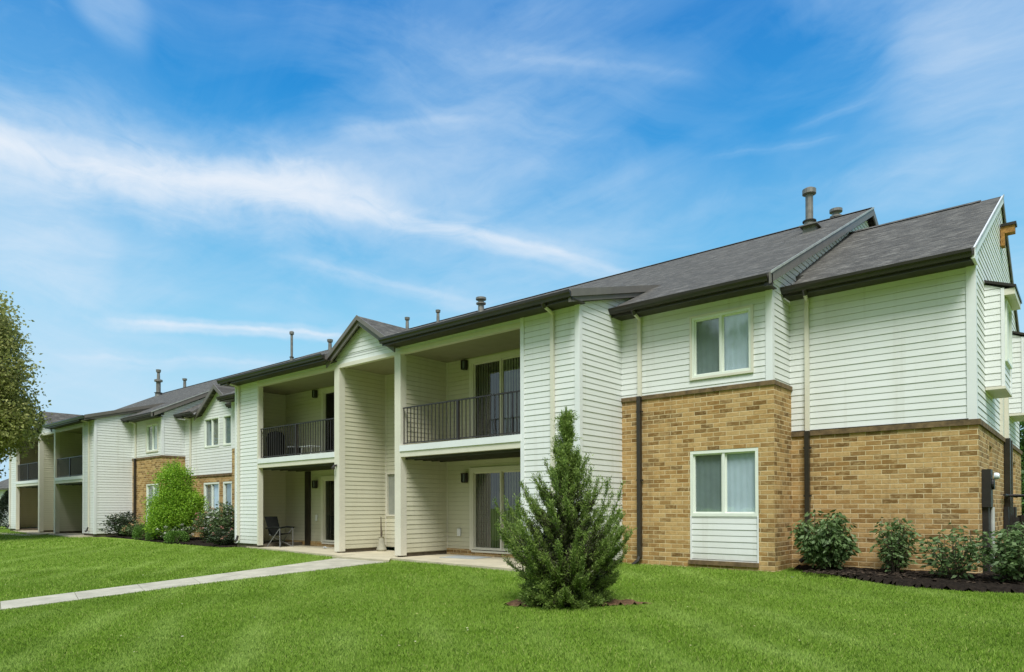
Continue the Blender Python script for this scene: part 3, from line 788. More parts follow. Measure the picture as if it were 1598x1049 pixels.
    window(FRONT(YM), *UL, 'curtain_grey', 'curtain_blue', gap=(0, 0))
    part('window_casing', 'trimcream', lambda mb: (mb.box(UL[0] - .045, UL[1] + .045, YM - .04, YM - .0, UL[3], UL[3] + .045), mb.box(UL[0] - .045, UL[1] + .045, YM - .04, YM - .0, UL[2] - .045, UL[2]),
          mb.box(UL[0] - .045, UL[0], YM - .039, YM - .0, UL[2], UL[3]), mb.box(UL[1], UL[1] + .045, YM - .039, YM - .0, UL[2], UL[3])))
    window(FRONT(YM + .03), LL[0] + .002, LL[1] - .002, 1.03, LL[3] - .002, 'curtain_grey', 'curtain_blue', frame=.062, mull=.05)
    siding_wall(FRONT(YM + .025), rect(LL[0], LL[1], LL[2], 1.03), phase=.04)
    part('panel_trim', 'trim', lambda mb: (mb.box(LL[0], LL[0] + .03, YM - .003, YM + .02, LL[2], 1.03), mb.box(LL[1] - .03, LL[1], YM - .003, YM + .02, LL[2], 1.03)))
    part('brick_sill', 'cap', lambda mb: mb.box(LL[0] - .03, LL[1] - .0, YM - .04, YM + .02, .055, .14))
    eave(T + .05, MX + .08, YM)
    downspout(-7.40 + dx, YM, 5.4, 3.60, -.05)
    downspout(-8.53 + dx, YF, 5.4, .2, None, over=.43)
    downspout(-21.62 + dx, YF, 5.4, .15, None, over=.43)
    # upper roof, mirrored brick wing roof on the far side, ridge
    zR, yR = EAVE + .03 + .487 * (20.23 - 12.5), 20.23
    right = MX + .14
    mirL = L - 3.42
    polys = [[(T + .145, 12.5), (right, 12.5), (right, yR), (T + .145, yR)], [(L - .22, 14.2), (T + .14, 14.2), (T + .14, yR), (L - .22, yR)]]
    if near: polys.append([(mirL - .14, 12.5), (L - .225, 12.5), (L - .225, yR), (mirL - .14, yR)])
    roof_sheet(polys, .487, 12.5, EAVE + .03)
    lx = polys[-1][0][0] if near else L - .22
    mb = MB(); k = 1.112
    mb.poly([(lx, yR, zR), (right, yR, zR), (right, 28.0, zR - .487 * 7.77), (lx, 28.0, zR - .487 * 7.77)], [(lx, 0), (right, 0), (right, 8.6), (lx, 8.6)])
    mb.build('roof', M['shingle'], BLD)
    part('ridge_cap', 'shingle', lambda mb: mb.prism([(yR - .16, zR - .045), (yR, zR + .03), (yR + .16, zR - .045), (yR, zR - .01)], lx, right))
    rake(right, 12.45, EAVE + .02, yR + .02, zR + .01, w=.21)
    part('rake_board', 'fascia', lambda mb: mb.prism([(yR + .02, zR), (yR + .02, zR - .21), (28, zR - .487 * 7.77 - .21), (28, zR - .487 * 7.77)], right, right + .03))
    part('rake_return', 'gutter', lambda mb: mb.box(MX + .03, right + .03, YM - .45, YM - .40, 5.28, 5.49))
    part('soffit', 'trim', lambda mb: mb.prism([(12.6, EAVE - .12), (12.6, EAVE - .135), (yR, zR - .21), (yR, zR - .19)], MX + .0175, right))
    if near:
        # mirrored wing beyond the left panel (only its edge shows)
        brick_wall(FRONT(YM), rect(mirL, L, -.3, 3.53)); brick_wall(LEFT(mirL), rect(-14.05, -YM, -.3, 3.53))
        siding_wall(FRONT(YM), rect(mirL + .1, L, 3.53, 5.40)); siding_wall(LEFT(mirL), rect(-15.5, -YM - .09, 3.53, 5.40))
        part('corner_trim', 'trim', lambda mb: mb.box(mirL - .02, mirL + .1, YM - .022, YM + .09, 3.53, 5.42))
        eave(mirL - .12, L - .2, YM)
    else:
        siding_wall(LEFT(L), [(-27.3, .06), (-17, .06), (-17, 6.9), (-20.23, 8.98), (-27.3, 5.6)])
    # closing back wall
    part('rear_wall', 'siding', lambda mb: mb.box((mirL if near else L), MX - .02, 27.3, 27.4, -.2, 5.6))

block(0.0, True)
block(-27.10, False)

# ------------------------------------------------------------------ right end: brick base, siding, gable with bay windows
def right_end():
    X0, X1, Y = -4.59, -1.50, 13.96
    yr, zr = 18.5, 8.07
    sl = (zr - EAVE) / (yr - (Y - .42))
    brick_wall(FRONT(Y), rect(X0 + .03, X1 + .035, -.3, 2.61))
    YE = 23.06
    sw = [(15.55, 16.05, 1.60, 2.36), (20.6, 21.2, 1.3, 2.30)]
    brick_wall(RIGHT(X1 + .035), rect(Y, YE, -.3, 2.61), sw)
    def cap(mb):
        mb.box(X0 + .03, X1 + .07, Y - .035, Y + .06, 2.61, 2.705); mb.box(X1 - .06, X1 + .0699, Y + .06, YE, 2.61, 2.704)
    part('brick_cap', 'cap', cap)
    part('window', 'trim', lambda mb: [mb.box(X1 - .06, X1 - .04, a, b, c, d) for a, b, c, d in sw])
    part('flashing', 'gutter', lambda mb: mb.box(X0 + .05, X1 - .1, Y - .03, Y - .001, 2.706, 2.722))
    siding_wall(FRONT(Y), rect(X0, X1 - .12, 2.723, 5.40))
    part('corner_trim', 'trim', lambda mb: (mb.box(X1 - .12, X1 + .022, Y - .025, Y + .10, 2.706, 5.42)))
    siding_wall(RIGHT(X1), [(Y + .10, 2.705), (YE, 2.705), (YE, 5.62), (yr, zr - .10), (Y + .10, 5.60)])
    siding_wall(((0, YE, 0), (-1, 0, 0), (0, 1, 0)), rect(-X1, 20, -.2, 5.5))
    eave(X0 + .07, X1 + .0, Y)
    roof_sheet([[(X0 + .18, Y - .46), (X1 + .05, Y - .46), (X1 + .05, yr), (X0 + .0, yr), (X0 + .0, Y + .4), (X0 + .18, Y + .4)]], sl, Y - .42, EAVE + .03)
    mb = MB(); z1 = zr + .03
    mb.poly([(X0, yr, z1), (X1 + .05, yr, z1), (X1 + .05, YE + .4, z1 - sl * (YE + .4 - yr)), (X0, YE + .4, z1 - sl * (YE + .4 - yr))], [(X0, 0), (X1, 0), (X1, 6), (X0, 6)])
    mb.build('roof', M['shingle'], BLD)
    part('ridge_cap', 'shingle', lambda mb: mb.prism([(yr - .16, zr - .03), (yr, zr + .06), (yr + .16, zr - .03), (yr, zr)], X0, X1 - .35))
    rake(X1 + .03, Y - .40, EAVE + .05, yr, zr + .04, w=.17, mat='trim', t=.03, drip=True)
    part('rake_board', 'fascia', lambda mb: mb.prism([(yr, zr + .03), (yr, zr - .13), (YE + .4, zr - .13 - sl * (YE + .4 - yr)), (YE + .4, zr + .03 - sl * (YE + .4 - yr))], X1 + .03, X1 + .06))
    part('rake_return', 'trim', lambda mb: mb.box(X1 + .0, X1 + .055, Y - .44, Y + .0, 5.33, 5.47))
    downspout(-4.24, Y, 5.4, 2.70, .12)
    # bay windows
    for (ya, yb, za, zb) in ((15.32, 16.6, 3.42, 5.22), (20.05, 21.5, 3.42, 5.22)):
        xo = X1 + .285
        hole = (ya + .18, yb - .18, 3.95, 5.0)
        mb = MB(); wall(mb, ((0, ya, 0), (1, 0, 0), (0, -1, 0)), [(X1, za), (xo, za), (xo, zb), (X1, zb + .12)], (), True, .065)
        wall(mb, ((0, yb, 0), (-1, 0, 0), (0, 1, 0)), [(-xo, za), (-X1, za), (-X1, zb + .12), (-xo, zb)], (), True, .065)
        wall(mb, RIGHT(xo), rect(ya, yb, za, zb), [hole], True, .065)
        bw = mb.build('bay_window', M['siding'], BLD)
        part('bay_floor', 'trimcream', lambda mb: mb.box(X1 + .01, xo + .03, ya - .03, yb + .03, za - .05, za), parent=bw)
        part('corner_trim', 'trim', lambda mb: mb.box(xo - .03, xo + .022, ya - .022, ya + .04, za, zb), parent=bw)
        part('corner_trim', 'trim', lambda mb: mb.box(xo - .05, xo + .028, yb - .06, yb + .028, za, zb), parent=bw)
        mb = MB()
        for (q0, q1) in (((X1, zb + .20), (xo + .20, zb + .02)),):
            A = [(q0[0], ya - .05, q0[1]), (q1[0], ya - .05, q1[1]), (q1[0], yb + .05, q1[1]), (q0[0], yb + .05, q0[1])]
            mb.poly(A); Bq = [(x, y, zz - .05) for x, y, zz in A]; mb.poly(Bq[::-1])
            for i in range(4): mb.poly([A[i], Bq[i], Bq[(i + 1) % 4], A[(i + 1) % 4]])
        mb.build('bay_roof', M['gutter'], bw)
        part('bay_soffit', 'trimcream', lambda mb: mb.box(xo + .0, xo + .18, ya - .02, yb + .02, zb - .14, zb - .03), parent=bw)
        mb = MB(); mb.fbox(RIGHT(xo), hole[0], hole[1], -.05, .05, hole[3], hole[3] + .05); mb.fbox(RIGHT(xo), hole[0], hole[1], -.05, .05, hole[2] - .05, hole[2])
        mb.fbox(RIGHT(xo), hole[0] - .05, hole[0], -.05, .05, hole[2] - .05, hole[3] + .05); mb.fbox(RIGHT(xo), hole[1], hole[1] + .05, -.05, .05, hole[2] - .05, hole[3] + .05)
        mb.fbox(RIGHT(xo), (hole[0] + hole[1]) / 2 - .03, (hole[0] + hole[1]) / 2 + .03, -.05, .03, hole[2], hole[3])
        mb.build('window_frame', M['metalw'], bw)
        mb = MB(); mb.poly([(xo - .02, hole[0], hole[2]), (xo - .02, hole[1], hole[2]), (xo - .02, hole[1], hole[3]), (xo - .02, hole[0], hole[3])]); mb.build('pane', M['glass'], bw)
        mb = MB(); folded(mb, RIGHT(xo), hole[0], hole[1], -.12, hole[2], hole[3]); mb.build('curtain', M['curtain_blue'], bw)
    # tall flat trim that ends the near siding field, downspout pair under it
    part('pilaster_trim', 'trimcream', lambda mb: mb.box(X1 + .0, X1 + .06, 17.9, 19.1, 2.706, 3.9))
    ds = part('downspout', 'trimcream', lambda mb: mb.box(X1 + .06, X1 + .13, 18.3, 18.42, 2.70, 5.2))
    part('lower_pipe', 'gutter', lambda mb: (mb.box(X1 + .045, X1 + .15, 18.28, 18.46, .05, 2.70), mb.tube([(X1 + .11, 19.0, .05), (X1 + .11, 19.0, 2.70)], .035, 8)), parent=ds)
    # rusty exhaust hood near the top of the gable with the stain it leaves
    eh = part('exhaust_hood', 'rust', lambda mb: (mb.box(X1 + .018, X1 + .09, 18.28, 18.50, 6.93, 7.34), mb.box(X1 + .09, X1 + .27, 18.28, 18.50, 7.19, 7.34)))
    part('hood_cap', 'gutter', lambda mb: mb.box(X1 + .018, X1 + .30, 18.25, 18.53, 7.341, 7.40), parent=eh)
    # electric meter and conduit
    em = part('electric_meter', 'black', lambda mb: (mb.box(X1 + .04, X1 + .17, 14.32, 14.62, 1.20, 1.86), mb.box(X1 + .04, X1 + .13, 14.37, 14.57, -.1, 1.20), mb.tube([(X1 + .17, 14.47, 1.60), (X1 + .21, 14.47, 1.60)], .10, 14)), bevel=.008)
    part('meter_dome', 'meterglass', lambda mb: mb.tube([(X1 + .205, 14.47, 1.74), (X1 + .24, 14.47, 1.74), (X1 + .275, 14.47, 1.74), (X1 + .285, 14.47, 1.74)], [.06, .06, .05, .02], 16), parent=em, smooth=False)
    part('conduit', 'conduit', lambda mb: mb.tube([(X1 + .16, 14.62, .15), (X1 + .16, 14.62, 1.20)], .035, 10), parent=em)
    # bank of gas meters farther along the wall
    for i, yy in enumerate((18.2, 19.1, 20.0)):
        gm = part('gas_meter', 'black', lambda mb: (mb.tube([(X1 + .42, yy, .65), (X1 + .42, yy, 1.02)], [.15, .15], 12), mb.tube([(X1 + .42, yy, 1.02), (X1 + .42, yy, 1.45), (X1 + .10, yy, 1.45)], .028, 8),
              mb.tube([(X1 + .30, yy, 1.02), (X1 + .30, yy, .1)], .028, 8), mb.box(X1 + .25, X1 + .60, yy - .10, yy + .10, .70, .98), mb.box(X1 + .05, X1 + .13, yy - .15, yy + .15, .62, 1.2)))
        part('regulator', 'conduit', lambda mb: mb.tube([(X1 + .42, yy, 1.30), (X1 + .55, yy, 1.32), (X1 + .60, yy, 1.32)], [.09, .09, .05], 12), parent=gm)
    part('gas_pipe', 'black', lambda mb: mb.tube([(X1 + .10, 17.6, 1.45), (X1 + .10, 20.6, 1.45)], .03, 8))
right_end()

# ------------------------------------------------------------------ recessed centre with the window gable, between the two blocks
def centre():
    X0, X1, Y = -31.69, -25.31, 14.0
    W = [(-29.76, -28.42, 3.88, 5.17), (-28.05, -26.72, 3.88, 5.17)]
    Wl = [(-29.86, -28.42, .12, 2.36), (-28.10, -26.72, .12, 2.36)]
    brick_wall(FRONT(Y), rect(X0, X1, -.3, 2.61), Wl)
    part('brick_cap', 'cap', lambda mb: mb.box(X0, X1, Y - .035, Y + .06, 2.61, 2.705))
    xa, xb, xc, za = -30.05, -26.75, -28.4, 6.50
    slp = (za - 5.40) / 1.65
    siding_wall(FRONT(Y), [(X0, 2.71), (X1, 2.71), (X1, 5.40), (xb, 5.40), (xc, za - .1), (xa, 5.40), (X0, 5.40)], W)
    for w in W: window(FRONT(Y), *w, 'curtain_grey', 'blind_mid', frame=.06)
    for w in Wl:
        window(FRONT(Y + .03), w[0] + .002, w[1] - .002, 1.02, w[3] - .002, 'curtain_grey', 'curtain_blue', frame=.08)
        siding_wall(FRONT(Y + .025), rect(w[0], w[1], w[2], 1.02), phase=.04)
    eave(X0 + .08, xa + .05, Y); eave(xb - .05, X1 + .0, Y)
    sl = (9.275 - EAVE) / (20.23 - (Y - .42))
    roof_sheet([[(X0 + .18, Y - .46), (xa + .1, Y - .46), (xa + .1, Y + .3), (xb - .1, Y + .3), (xb - .1, Y - .46), (X1 - .16, Y - .46), (X1 - .16, 20.23), (X0 + .18, 20.23)]], sl, Y - .42, EAVE + .03)
    mb = MB()
    mb.poly([(X0 + .1, 20.23, 9.28), (X1, 20.23, 9.28), (X1, 27, 5.9), (X0 + .1, 27, 5.9)]); mb.build('roof', M['shingle'], BLD)
    part('ridge_cap', 'shingle', lambda mb: mb.prism([(20.07, 9.22), (20.23, 9.31), (20.39, 9.22), (20.23, 9.27)], X0 + .1, X1))
    def cg(mb):
        for sgn in (-1, 1):
            e = xc + sgn * 1.80; ze = za - slp * 1.80
            for zz, rev in ((0, 0), (-.09, 1)):
                q = [(e, Y - .22, ze + zz), (xc, Y - .22, za + zz), (xc, 15.9, za + zz), (e, 13.8, ze + zz)]
                mb.poly(q if (sgn < 0) != bool(rev) else q[::-1])
            mb.poly([(e, Y - .22, ze), (xc, Y - .22, za), (xc, Y - .22, za - .09), (e, Y - .22, ze - .09)])
    part('gable_roof', 'shingle', cg)
    def rb(mb):
        for sgn in (-1, 1):
            e = xc + sgn * 1.82; ze = za - slp * 1.82
            A = [(e, Y - .27, ze + .015), (xc, Y - .27, za + .015), (xc, Y - .27, za - .17), (e, Y - .27, ze - .17)]; Bq = [(x, Y - .225, zz) for x, y, zz in A]
            mb.poly(A); mb.poly(Bq[::-1])
            for i in range(4): mb.poly([A[i], A[(i + 1) % 4], Bq[(i + 1) % 4], Bq[i]])
    part('rake_board', 'fascia', rb)
    downspout(-31.05, Y, 5.4, 2.7, -.05)
centre()

# ------------------------------------------------------------------ roof vents
def vent(x, y, z, kind, s=1.0, h=1.0):
    if kind == 'tall':
        mb = MB(); mb.lathe((x, y, z), [(.17 * s, -.25), (.15 * s, .05), (.15 * s, .18), (.105 * s, .19), (.105 * s, h)], 16)
        v = mb.build('roof_vent', M['galv'], BLD, smooth=False)
        mb = MB(); mb.lathe((x, y, z + h), [(.14 * s, -.08), (.19 * s, -.06), (.19 * s, .06), (.12 * s, .10), (.02, .105)], 16); mb.build('vent_cap', M['galv'], v)
        mb = MB(); mb.lathe((x, y, z + .17), [(.19 * s, 0), (.19 * s, .03)], 16); mb.build('storm_collar', M['gutter'], v)
    elif kind == 'cap':
        mb = MB(); mb.lathe((x, y, z), [(.12 * s, -.2), (.10 * s, .22 * h), (.17 * s, .25 * h), (.17 * s, .29 * h), (.10 * s, .31 * h), (.10 * s, .38 * h), (.18 * s, .40 * h), (.18 * s, .47 * h), (.03, .49 * h)], 16)
        mb.build('roof_vent', M['galv'], BLD)
    else:
        mb = MB(); mb.lathe((x, y, z), [(.07 * s, -.2), (.06 * s, h * .6), (.055 * s, h * .75), (.09 * s, h * .80), (.10 * s, h), (.02, h + .01)], 12)
        mb.build('roof_vent', M['galv'], BLD)
ZR = lambda y: 5.51 + .487 * (y - 12.5)
vent(-5.72, 19.05, ZR(19.05), 'tall', .92, .98)
vent(-5.45, 20.55, ZR(20.23) - .14, 'cap', 0.95, 1.05)
part('box_vent', 'galv', lambda mb: (mb.box(-5.62, -5.30, 18.15, 18.45, ZR(18.4) - .15, ZR(18.4) + .03), mb.box(-5.68, -5.24, 18.05, 18.50, ZR(18.4) + .03, ZR(18.4) + .055)))
vent(-18.4, 19.7, ZR(19.7), 'cap', 1.15, 1.15)
vent(-21.3, 20.1, ZR(20.1), 'pipe', 1.1, .50)
vent(-23.3, 20.1, ZR(20.1), 'pipe', 1.2, .55)
vent(-31.9, 19.6, ZR(19.6), 'tall', .62, 1.45)
vent(-29.2, 20.1, ZR(20.1) - .1, 'pipe', 1.5, .62)
vent(-47.7, 19.3, ZR(19.3), 'tall', 1.35, 1.0)
vent(-47.7, 19.3, ZR(19.3) + .9, 'pipe', 1.6, .85)
vent(-45.8, 20.2, ZR(20.2), 'pipe', 1.5, .6)

# ------------------------------------------------------------------ ground
def gz(x, y):
    z = np.where(y < 11.0, -.09 + (np.minimum(y, 11.0) - 11.0) * .026, -.09 + np.where(x > -7.95, np.minimum(y - 11.0, 2.6) * .034, 0.0))
    return np.maximum(z, -.62)
def ground_sheet(x0, x1, nx, y0, y1, ny, fn, name, mat, dz=0.0):
    xs = np.linspace(x0, x1, nx); ys = np.linspace(y0, y1, ny)
    X, Y = np.meshgrid(xs, ys); Zz = fn(X, Y) + dz
    v = np.stack([X.ravel(), Y.ravel(), Zz.ravel()], 1)
    f = [(j * nx + i, j * nx + i + 1, (j + 1) * nx + i + 1, (j + 1) * nx + i) for j in range(ny - 1) for i in range(nx - 1)]
    me = bpy.data.meshes.new(name); me.from_pydata(v.tolist(), [], f); me.materials.append(mat); me.update()
    me.polygons.foreach_set('use_smooth', [True] * len(f))
    o = bpy.data.objects.new(name, me); COL.objects.link(o); return o

def mow(g, pos):
    """low-frequency light/dark swathes left by the mower"""
    w = g.vmath('ADD', pos, g.vmath('SCALE', g.noise(pos, 0.35, 2, 0.5, color=True), 0.8))
    st = g.noise(w, 0.7, 5, 0.6, 0.3)
    st2 = g.noise(g.mapping(w, scale=(0.25, 0.9, 1), rot=(0, 0, 0.55)), 0.8, 3, 0.6, 0.3)
    # wheel tracks: parallel passes about 1.1 m apart running away from the street
    sp_ = g.n('ShaderNodeSeparateXYZ'); g.link(w, sp_.inputs[0])
    t = g.math('ADD', g.math('MULTIPLY', sp_.outputs[0], 0.61), g.math('MULTIPLY', sp_.outputs[1], 0.79))
    wv = g.math('ADD', g.math('MULTIPLY', g.math('SINE', g.math('MULTIPLY', t, 6.0)), 0.5), 0.5)
    wv = g.math('MULTIPLY', g.math('POWER', wv, 2.5), g.ramp(g.noise(g.mapping(pos, scale=(1, 1, 1), loc=(3.1, 0, 0)), 0.22, 2, 0.5), [(0.40, 0.0), (0.58, 1.0)]))
    b_ = g.ramp(g.math('ADD', g.math('MULTIPLY', st, 0.6), g.math('MULTIPLY', st2, 0.4)), [(0.40, 0.0), (0.60, 1.0)])
    return g.math('ADD', g.math('MULTIPLY', b_, 0.26), g.math('MULTIPLY', wv, 0.70), None, True)
def lawn_mat():
    mt, g, b = newmat('lawn_soil_and_turf')
    pos = g.n('ShaderNodeNewGeometry').outputs['Position']
    n1 = g.noise(pos, 42.0, 6, 0.7); n2 = g.noise(pos, 1.3, 5, 0.6)
    c = g.ramp(n1, [(0.30, (0.125, 0.195, 0.022)), (0.5, (0.178, 0.272, 0.034)), (0.72, (0.24, 0.350, 0.052))])
    c = g.mix(g.math('MULTIPLY', mow(g, pos), 0.60), c, (0.28, 0.38, 0.085))
    c = g.mix(g.math('MULTIPLY', g.ramp(n2, [(0.4, 0.0), (0.7, 1.0)]), 0.30), c, (0.11, 0.20, 0.016))
    g.link(c, b.inputs['Base Color']); b.inputs['Roughness'].default_value = 0.9; b.inputs['Specular IOR Level'].default_value = 0.1
    bp = g.n('ShaderNodeBump'); bp.inputs['Strength'].default_value = 0.9; bp.inputs['Distance'].default_value = 0.03
    g.link(g.noise(pos, 30.0, 6, 0.7), bp.inputs['Height']); g.link(bp.outputs[0], b.inputs['Normal'])
    return mt
M['lawn'] = lawn_mat()
structure(ground_sheet(-75, 30, 281, -25, 60, 251, gz, 'lawn', M['lawn']))
far = MB()
far.poly([(-1500, -1500, -.70), (1500, -1500, -.70), (1500, 1500, -.70), (-1500, 1500, -.70)])
structure(far.build('ground', M['lawn']))

def slab(name, pts, z, th=.12, mat='concrete', lift=None):
    mb = MB()
    zf = (lambda x, y: z) if lift is None else (lambda x, y: float(gz(x, y)) + lift)
    top = [(x, y, zf(x, y)) for x, y in pts]; bot = [(x, y, q - th) for x, y, q in top]
    mb.poly(top, [(p[0], p[1]) for p in top])
    n = len(pts)
    for i in range(n): mb.poly([bot[i], bot[(i + 1) % n], top[(i + 1) % n], top[i]])
    return mb.build(name, M[mat])
def walk(dx, near):
    structure(slab('patio', [(-13.38 + dx, 11.0), (-8.75 + dx, 10.58), (-8.2 + dx, 10.9), (-8.2 + dx, 13.02), (-13.38 + dx, 13.02)], -.035, mat='patio'))
    structure(slab('patio', [(-21.5 + dx, 11.42), (-20.3 + dx, 11.28), (-15.25 + dx, 10.72), (-15.25 + dx, 11.3), (-16.25 + dx, 11.45), (-16.25 + dx, 13.02), (-21.5 + dx, 13.02)], -.035, mat='patio'))
    structure(slab('entry_landing', [(-15.24 + dx, 10.55), (-12.9 + dx, 10.55), (-13.38 + dx, 11.0), (-13.385 + dx, 13.02), (-16.24 + dx, 13.02), (-16.24 + dx, 11.46), (-15.24 + dx, 11.31)], -.040, mat='patio'))
walk(0, True); walk(-27.1, False)
# the path from the entry towards the street, in poured sections with joints
pl = [(-14.95, 10.50), (-14.45, 8.6), (-13.98, 6.32), (-13.42, 2.99), (-12.9, 0.2), (-12.2, -4.0)]
pr = [(-12.95, 10.50), (-12.86, 8.6), (-12.78, 5.95), (-12.38, 2.77), (-11.9, 0.0), (-11.2, -4.2)]
mb = MB()
def lerp(a, b, t): return (a[0] + (b[0] - a[0]) * t, a[1] + (b[1] - a[1]) * t)
for i in range(len(pl) - 1):
    n = 3 if i else 2
    for k in range(n):
        t0, t1 = k / n + .0015, (k + 1) / n - .0015
        q = [lerp(pl[i], pl[i + 1], t0), lerp(pl[i], pl[i + 1], t1), lerp(pr[i], pr[i + 1], t1), lerp(pr[i], pr[i + 1], t0)]
        top = [(x, y, float(gz(x, y)) + .022) for x, y in q]; bot = [(x, y, zz - .15) for x, y, zz in top]
        mb.poly(top, [(p[0], p[1]) for p in top])
        for j in range(4): mb.poly([top[j], bot[j], bot[(j + 1) % 4], top[(j + 1) % 4]])
structure(mb.build('path', M['concrete']))
structure(slab('path', [(-75, 9.6), (-42.3, 10.5), (-40.0, 10.5), (-40.4, 9.9), (-75, 8.8)], 0, lift=.02)).name = 'path'

# planting beds: slightly heaped mulch with rough surface
def bed(name, outline, mat, h=.05, label=None):
    xs = [p[0] for p in outline]; ys = [p[1] for p in outline]
    st = .07; pts = []; idx = {}
    def inside(x, y):
        c = False; n = len(outline); j = n - 1
        for i in range(n):
            xi, yi = outline[i]; xj, yj = outline[j]
            if (yi > y) != (yj > y) and x < (xj - xi) * (y - yi) / (yj - yi) + xi: c = not c
            j = i
        return c
    nx = int((max(xs) - min(xs)) / st) + 2; ny = int((max(ys) - min(ys)) / st) + 2
    v = []; f = []
    ok = {}
    for j in range(ny):
        for i in range(nx):
            x = min(xs) + i * st; y = min(ys) + j * st
            ok[i, j] = inside(x + random.uniform(-.03, .03), y + random.uniform(-.03, .03))
    for j in range(ny - 1):
        for i in range(nx - 1):
            if ok[i, j] and ok[i + 1, j] and ok[i, j + 1] and ok[i + 1, j + 1]:
                ids = []
                for (a, b) in ((i, j), (i + 1, j), (i + 1, j + 1), (i, j + 1)):
                    if (a, b) not in idx:
                        x = min(xs) + a * st; y = min(ys) + b * st
                        edge = min([1] + [0.0 for (p, q) in ((a - 1, b), (a + 1, b), (a, b - 1), (a, b + 1)) if not ok.get((p, q), False)])
                        idx[a, b] = len(v); v.append((x, y, float(gz(x, y)) + (.004 if edge == 0 else h + random.uniform(-.018, .022))))
                    ids.append(idx[a, b])
                f.append(ids)
    me = bpy.data.meshes.new(name); me.from_pydata(v, [], f); me.materials.append(M[mat]); me.update()
    o = bpy.data.objects.new(name, me); COL.objects.link(o); structure(o); return o
bed('mulch_bed', [(-4.55, 13.98), (-4.40, 13.45), (-3.65, 13.0), (-2.9, 12.45), (-2.35, 12.1), (-1.5, 12.0), (-.75, 12.15), (.4, 12.9), (1.2, 14.5), (1.0, 22), (-1.4, 22), (-1.45, 13.98)], 'mulch', .07)
bed('mulch_bed', [(-34.98, 12.98), (-34.98, 11.75), (-31.0, 11.55), (-28.4, 11.2), (-26.1, 10.95), (-24.0, 11.0), (-22.0, 10.85), (-21.9, 12.98), (-21.9, 13.98), (-31.6, 13.98), (-31.6, 12.98)], 'mulch', .05)
ring = [(-5.70 + .95 * math.cos(a) * (1 + .12 * math.sin(3 * a)), 7.95 + .62 * math.sin(a)) for a in np.linspace(0, 6.283, 30)[:-1]]
ring = [(-5.70 + (px - -5.70) * .92 + (py - 7.95) * .35, 7.95 + (py - 7.95) * .9 + (px - -5.70) * .45) for px, py in ring]
bed('mulch_ring', ring, 'mulchbrown', .03)

# loose bark chips over the near bed
def chips(n, fn, mat, name, label, sz=.035):
    mb = MB()
    for _ in range(n):
        x, y = fn(); zz = float(gz(x, y)) + .075
        a = random.random() * 6.28; l = sz * random.uniform(.5, 1.6); w = l * .4; t = random.uniform(-.02, .02)
        ca, sa = math.cos(a), math.sin(a)
        mb.poly([(x + ca * l - sa * w, y + sa * l + ca * w, zz + t), (x - ca * l - sa * w, y - sa * l + ca * w, zz), (x - ca * l + sa * w, y - sa * l - ca * w, zz - t * .3), (x + ca * l + sa * w, y + sa * l - ca * w, zz + .01)], [(random.random(), 0)] * 4)
    return stuff(mb.build(name, M[mat]), label, 'mulch')
M['chip'] = plain('bark_chips', (0.055, 0.040, 0.028), 0.95, var=0.8, nscale=25, spec=.1)
chips(1600, lambda: (random.uniform(-4.0, .6), random.uniform(12.6, 13.9)), 'chip', 'bark_chips', 'dark bark chips scattered over the bed by the brick wall')

# ------------------------------------------------------------------ grass blades near the camera
def in_poly(px, py, poly):
    c = np.zeros(px.shape, bool); n = len(poly); j = n - 1
    for i in range(n):
        xi, yi = poly[i]; xj, yj = poly[j]
        m_ = ((yi > py) != (yj > py)) & (px < (xj - xi) * (py - yi) / (yj - yi + 1e-12) + xi)
        c ^= m_; j = i
    return c
def mesh_np(name, V, nq, k, mat, uv=None):
    """V (n*k,3) vertices, faces of k consecutive vertices"""
    me = bpy.data.meshes.new(name)
    me.vertices.add(len(V)); me.vertices.foreach_set('co', V.astype(np.float32).ravel())
    me.loops.add(nq * k); me.loops.foreach_set('vertex_index', np.arange(nq * k, dtype=np.int32))
    me.polygons.add(nq); me.polygons.foreach_set('loop_start', np.arange(0, nq * k, k, dtype=np.int32))
    me.polygons.foreach_set('loop_total', np.full(nq, k, dtype=np.int32))
    if uv is not None:
        ul = me.uv_layers.new(name='UVMap'); ul.data.foreach_set('uv', uv.astype(np.float32).ravel())
    me.materials.append(mat); me.update(calc_edges=True); me.validate()
    return me

def grass_mat():
    mt, g, b = newmat('grass_blade')
    t = g.nt; o = t.nodes['Material Output']
    uv = g.n('ShaderNodeUVMap').outputs[0]; sp = g.n('ShaderNodeSeparateXYZ'); g.link(uv, sp.inputs[0])
    pos = g.n('ShaderNodeNewGeometry').outputs['Position']
    c = g.ramp(sp.outputs[0], [(0.0, (0.145, 0.255, 0.019)), (0.45, (0.218, 0.362, 0.034)), (0.85, (0.300, 0.450, 0.058)), (0.98, (0.46, 0.47, 0.16))])
    c = g.mix(g.math('MULTIPLY', mow(g, pos), 0.80), c, (0.40, 0.53, 0.13))
    c = g.mix(g.math('MULTIPLY', g.ramp(g.noise(pos, 0.8, 4, 0.6), [(0.42, 0.0), (0.7, 1.0)]), 0.55), c, (0.140, 0.250, 0.018))
    g.link(c, b.inputs['Base Color']); b.inputs['Roughness'].default_value = 0.6; b.inputs['Specular IOR Level'].default_value = 0.25
    tl = g.n('ShaderNodeBsdfTranslucent'); g.link(c, tl.inputs[0])
    mx = g.n('ShaderNodeMixShader'); mx.inputs[0].default_value = .30
    g.link(b.outputs[0], mx.inputs[1]); g.link(tl.outputs[0], mx.inputs[2]); g.link(mx.outputs[0], o.inputs[0])
    return mt
M['grass'] = grass_mat()
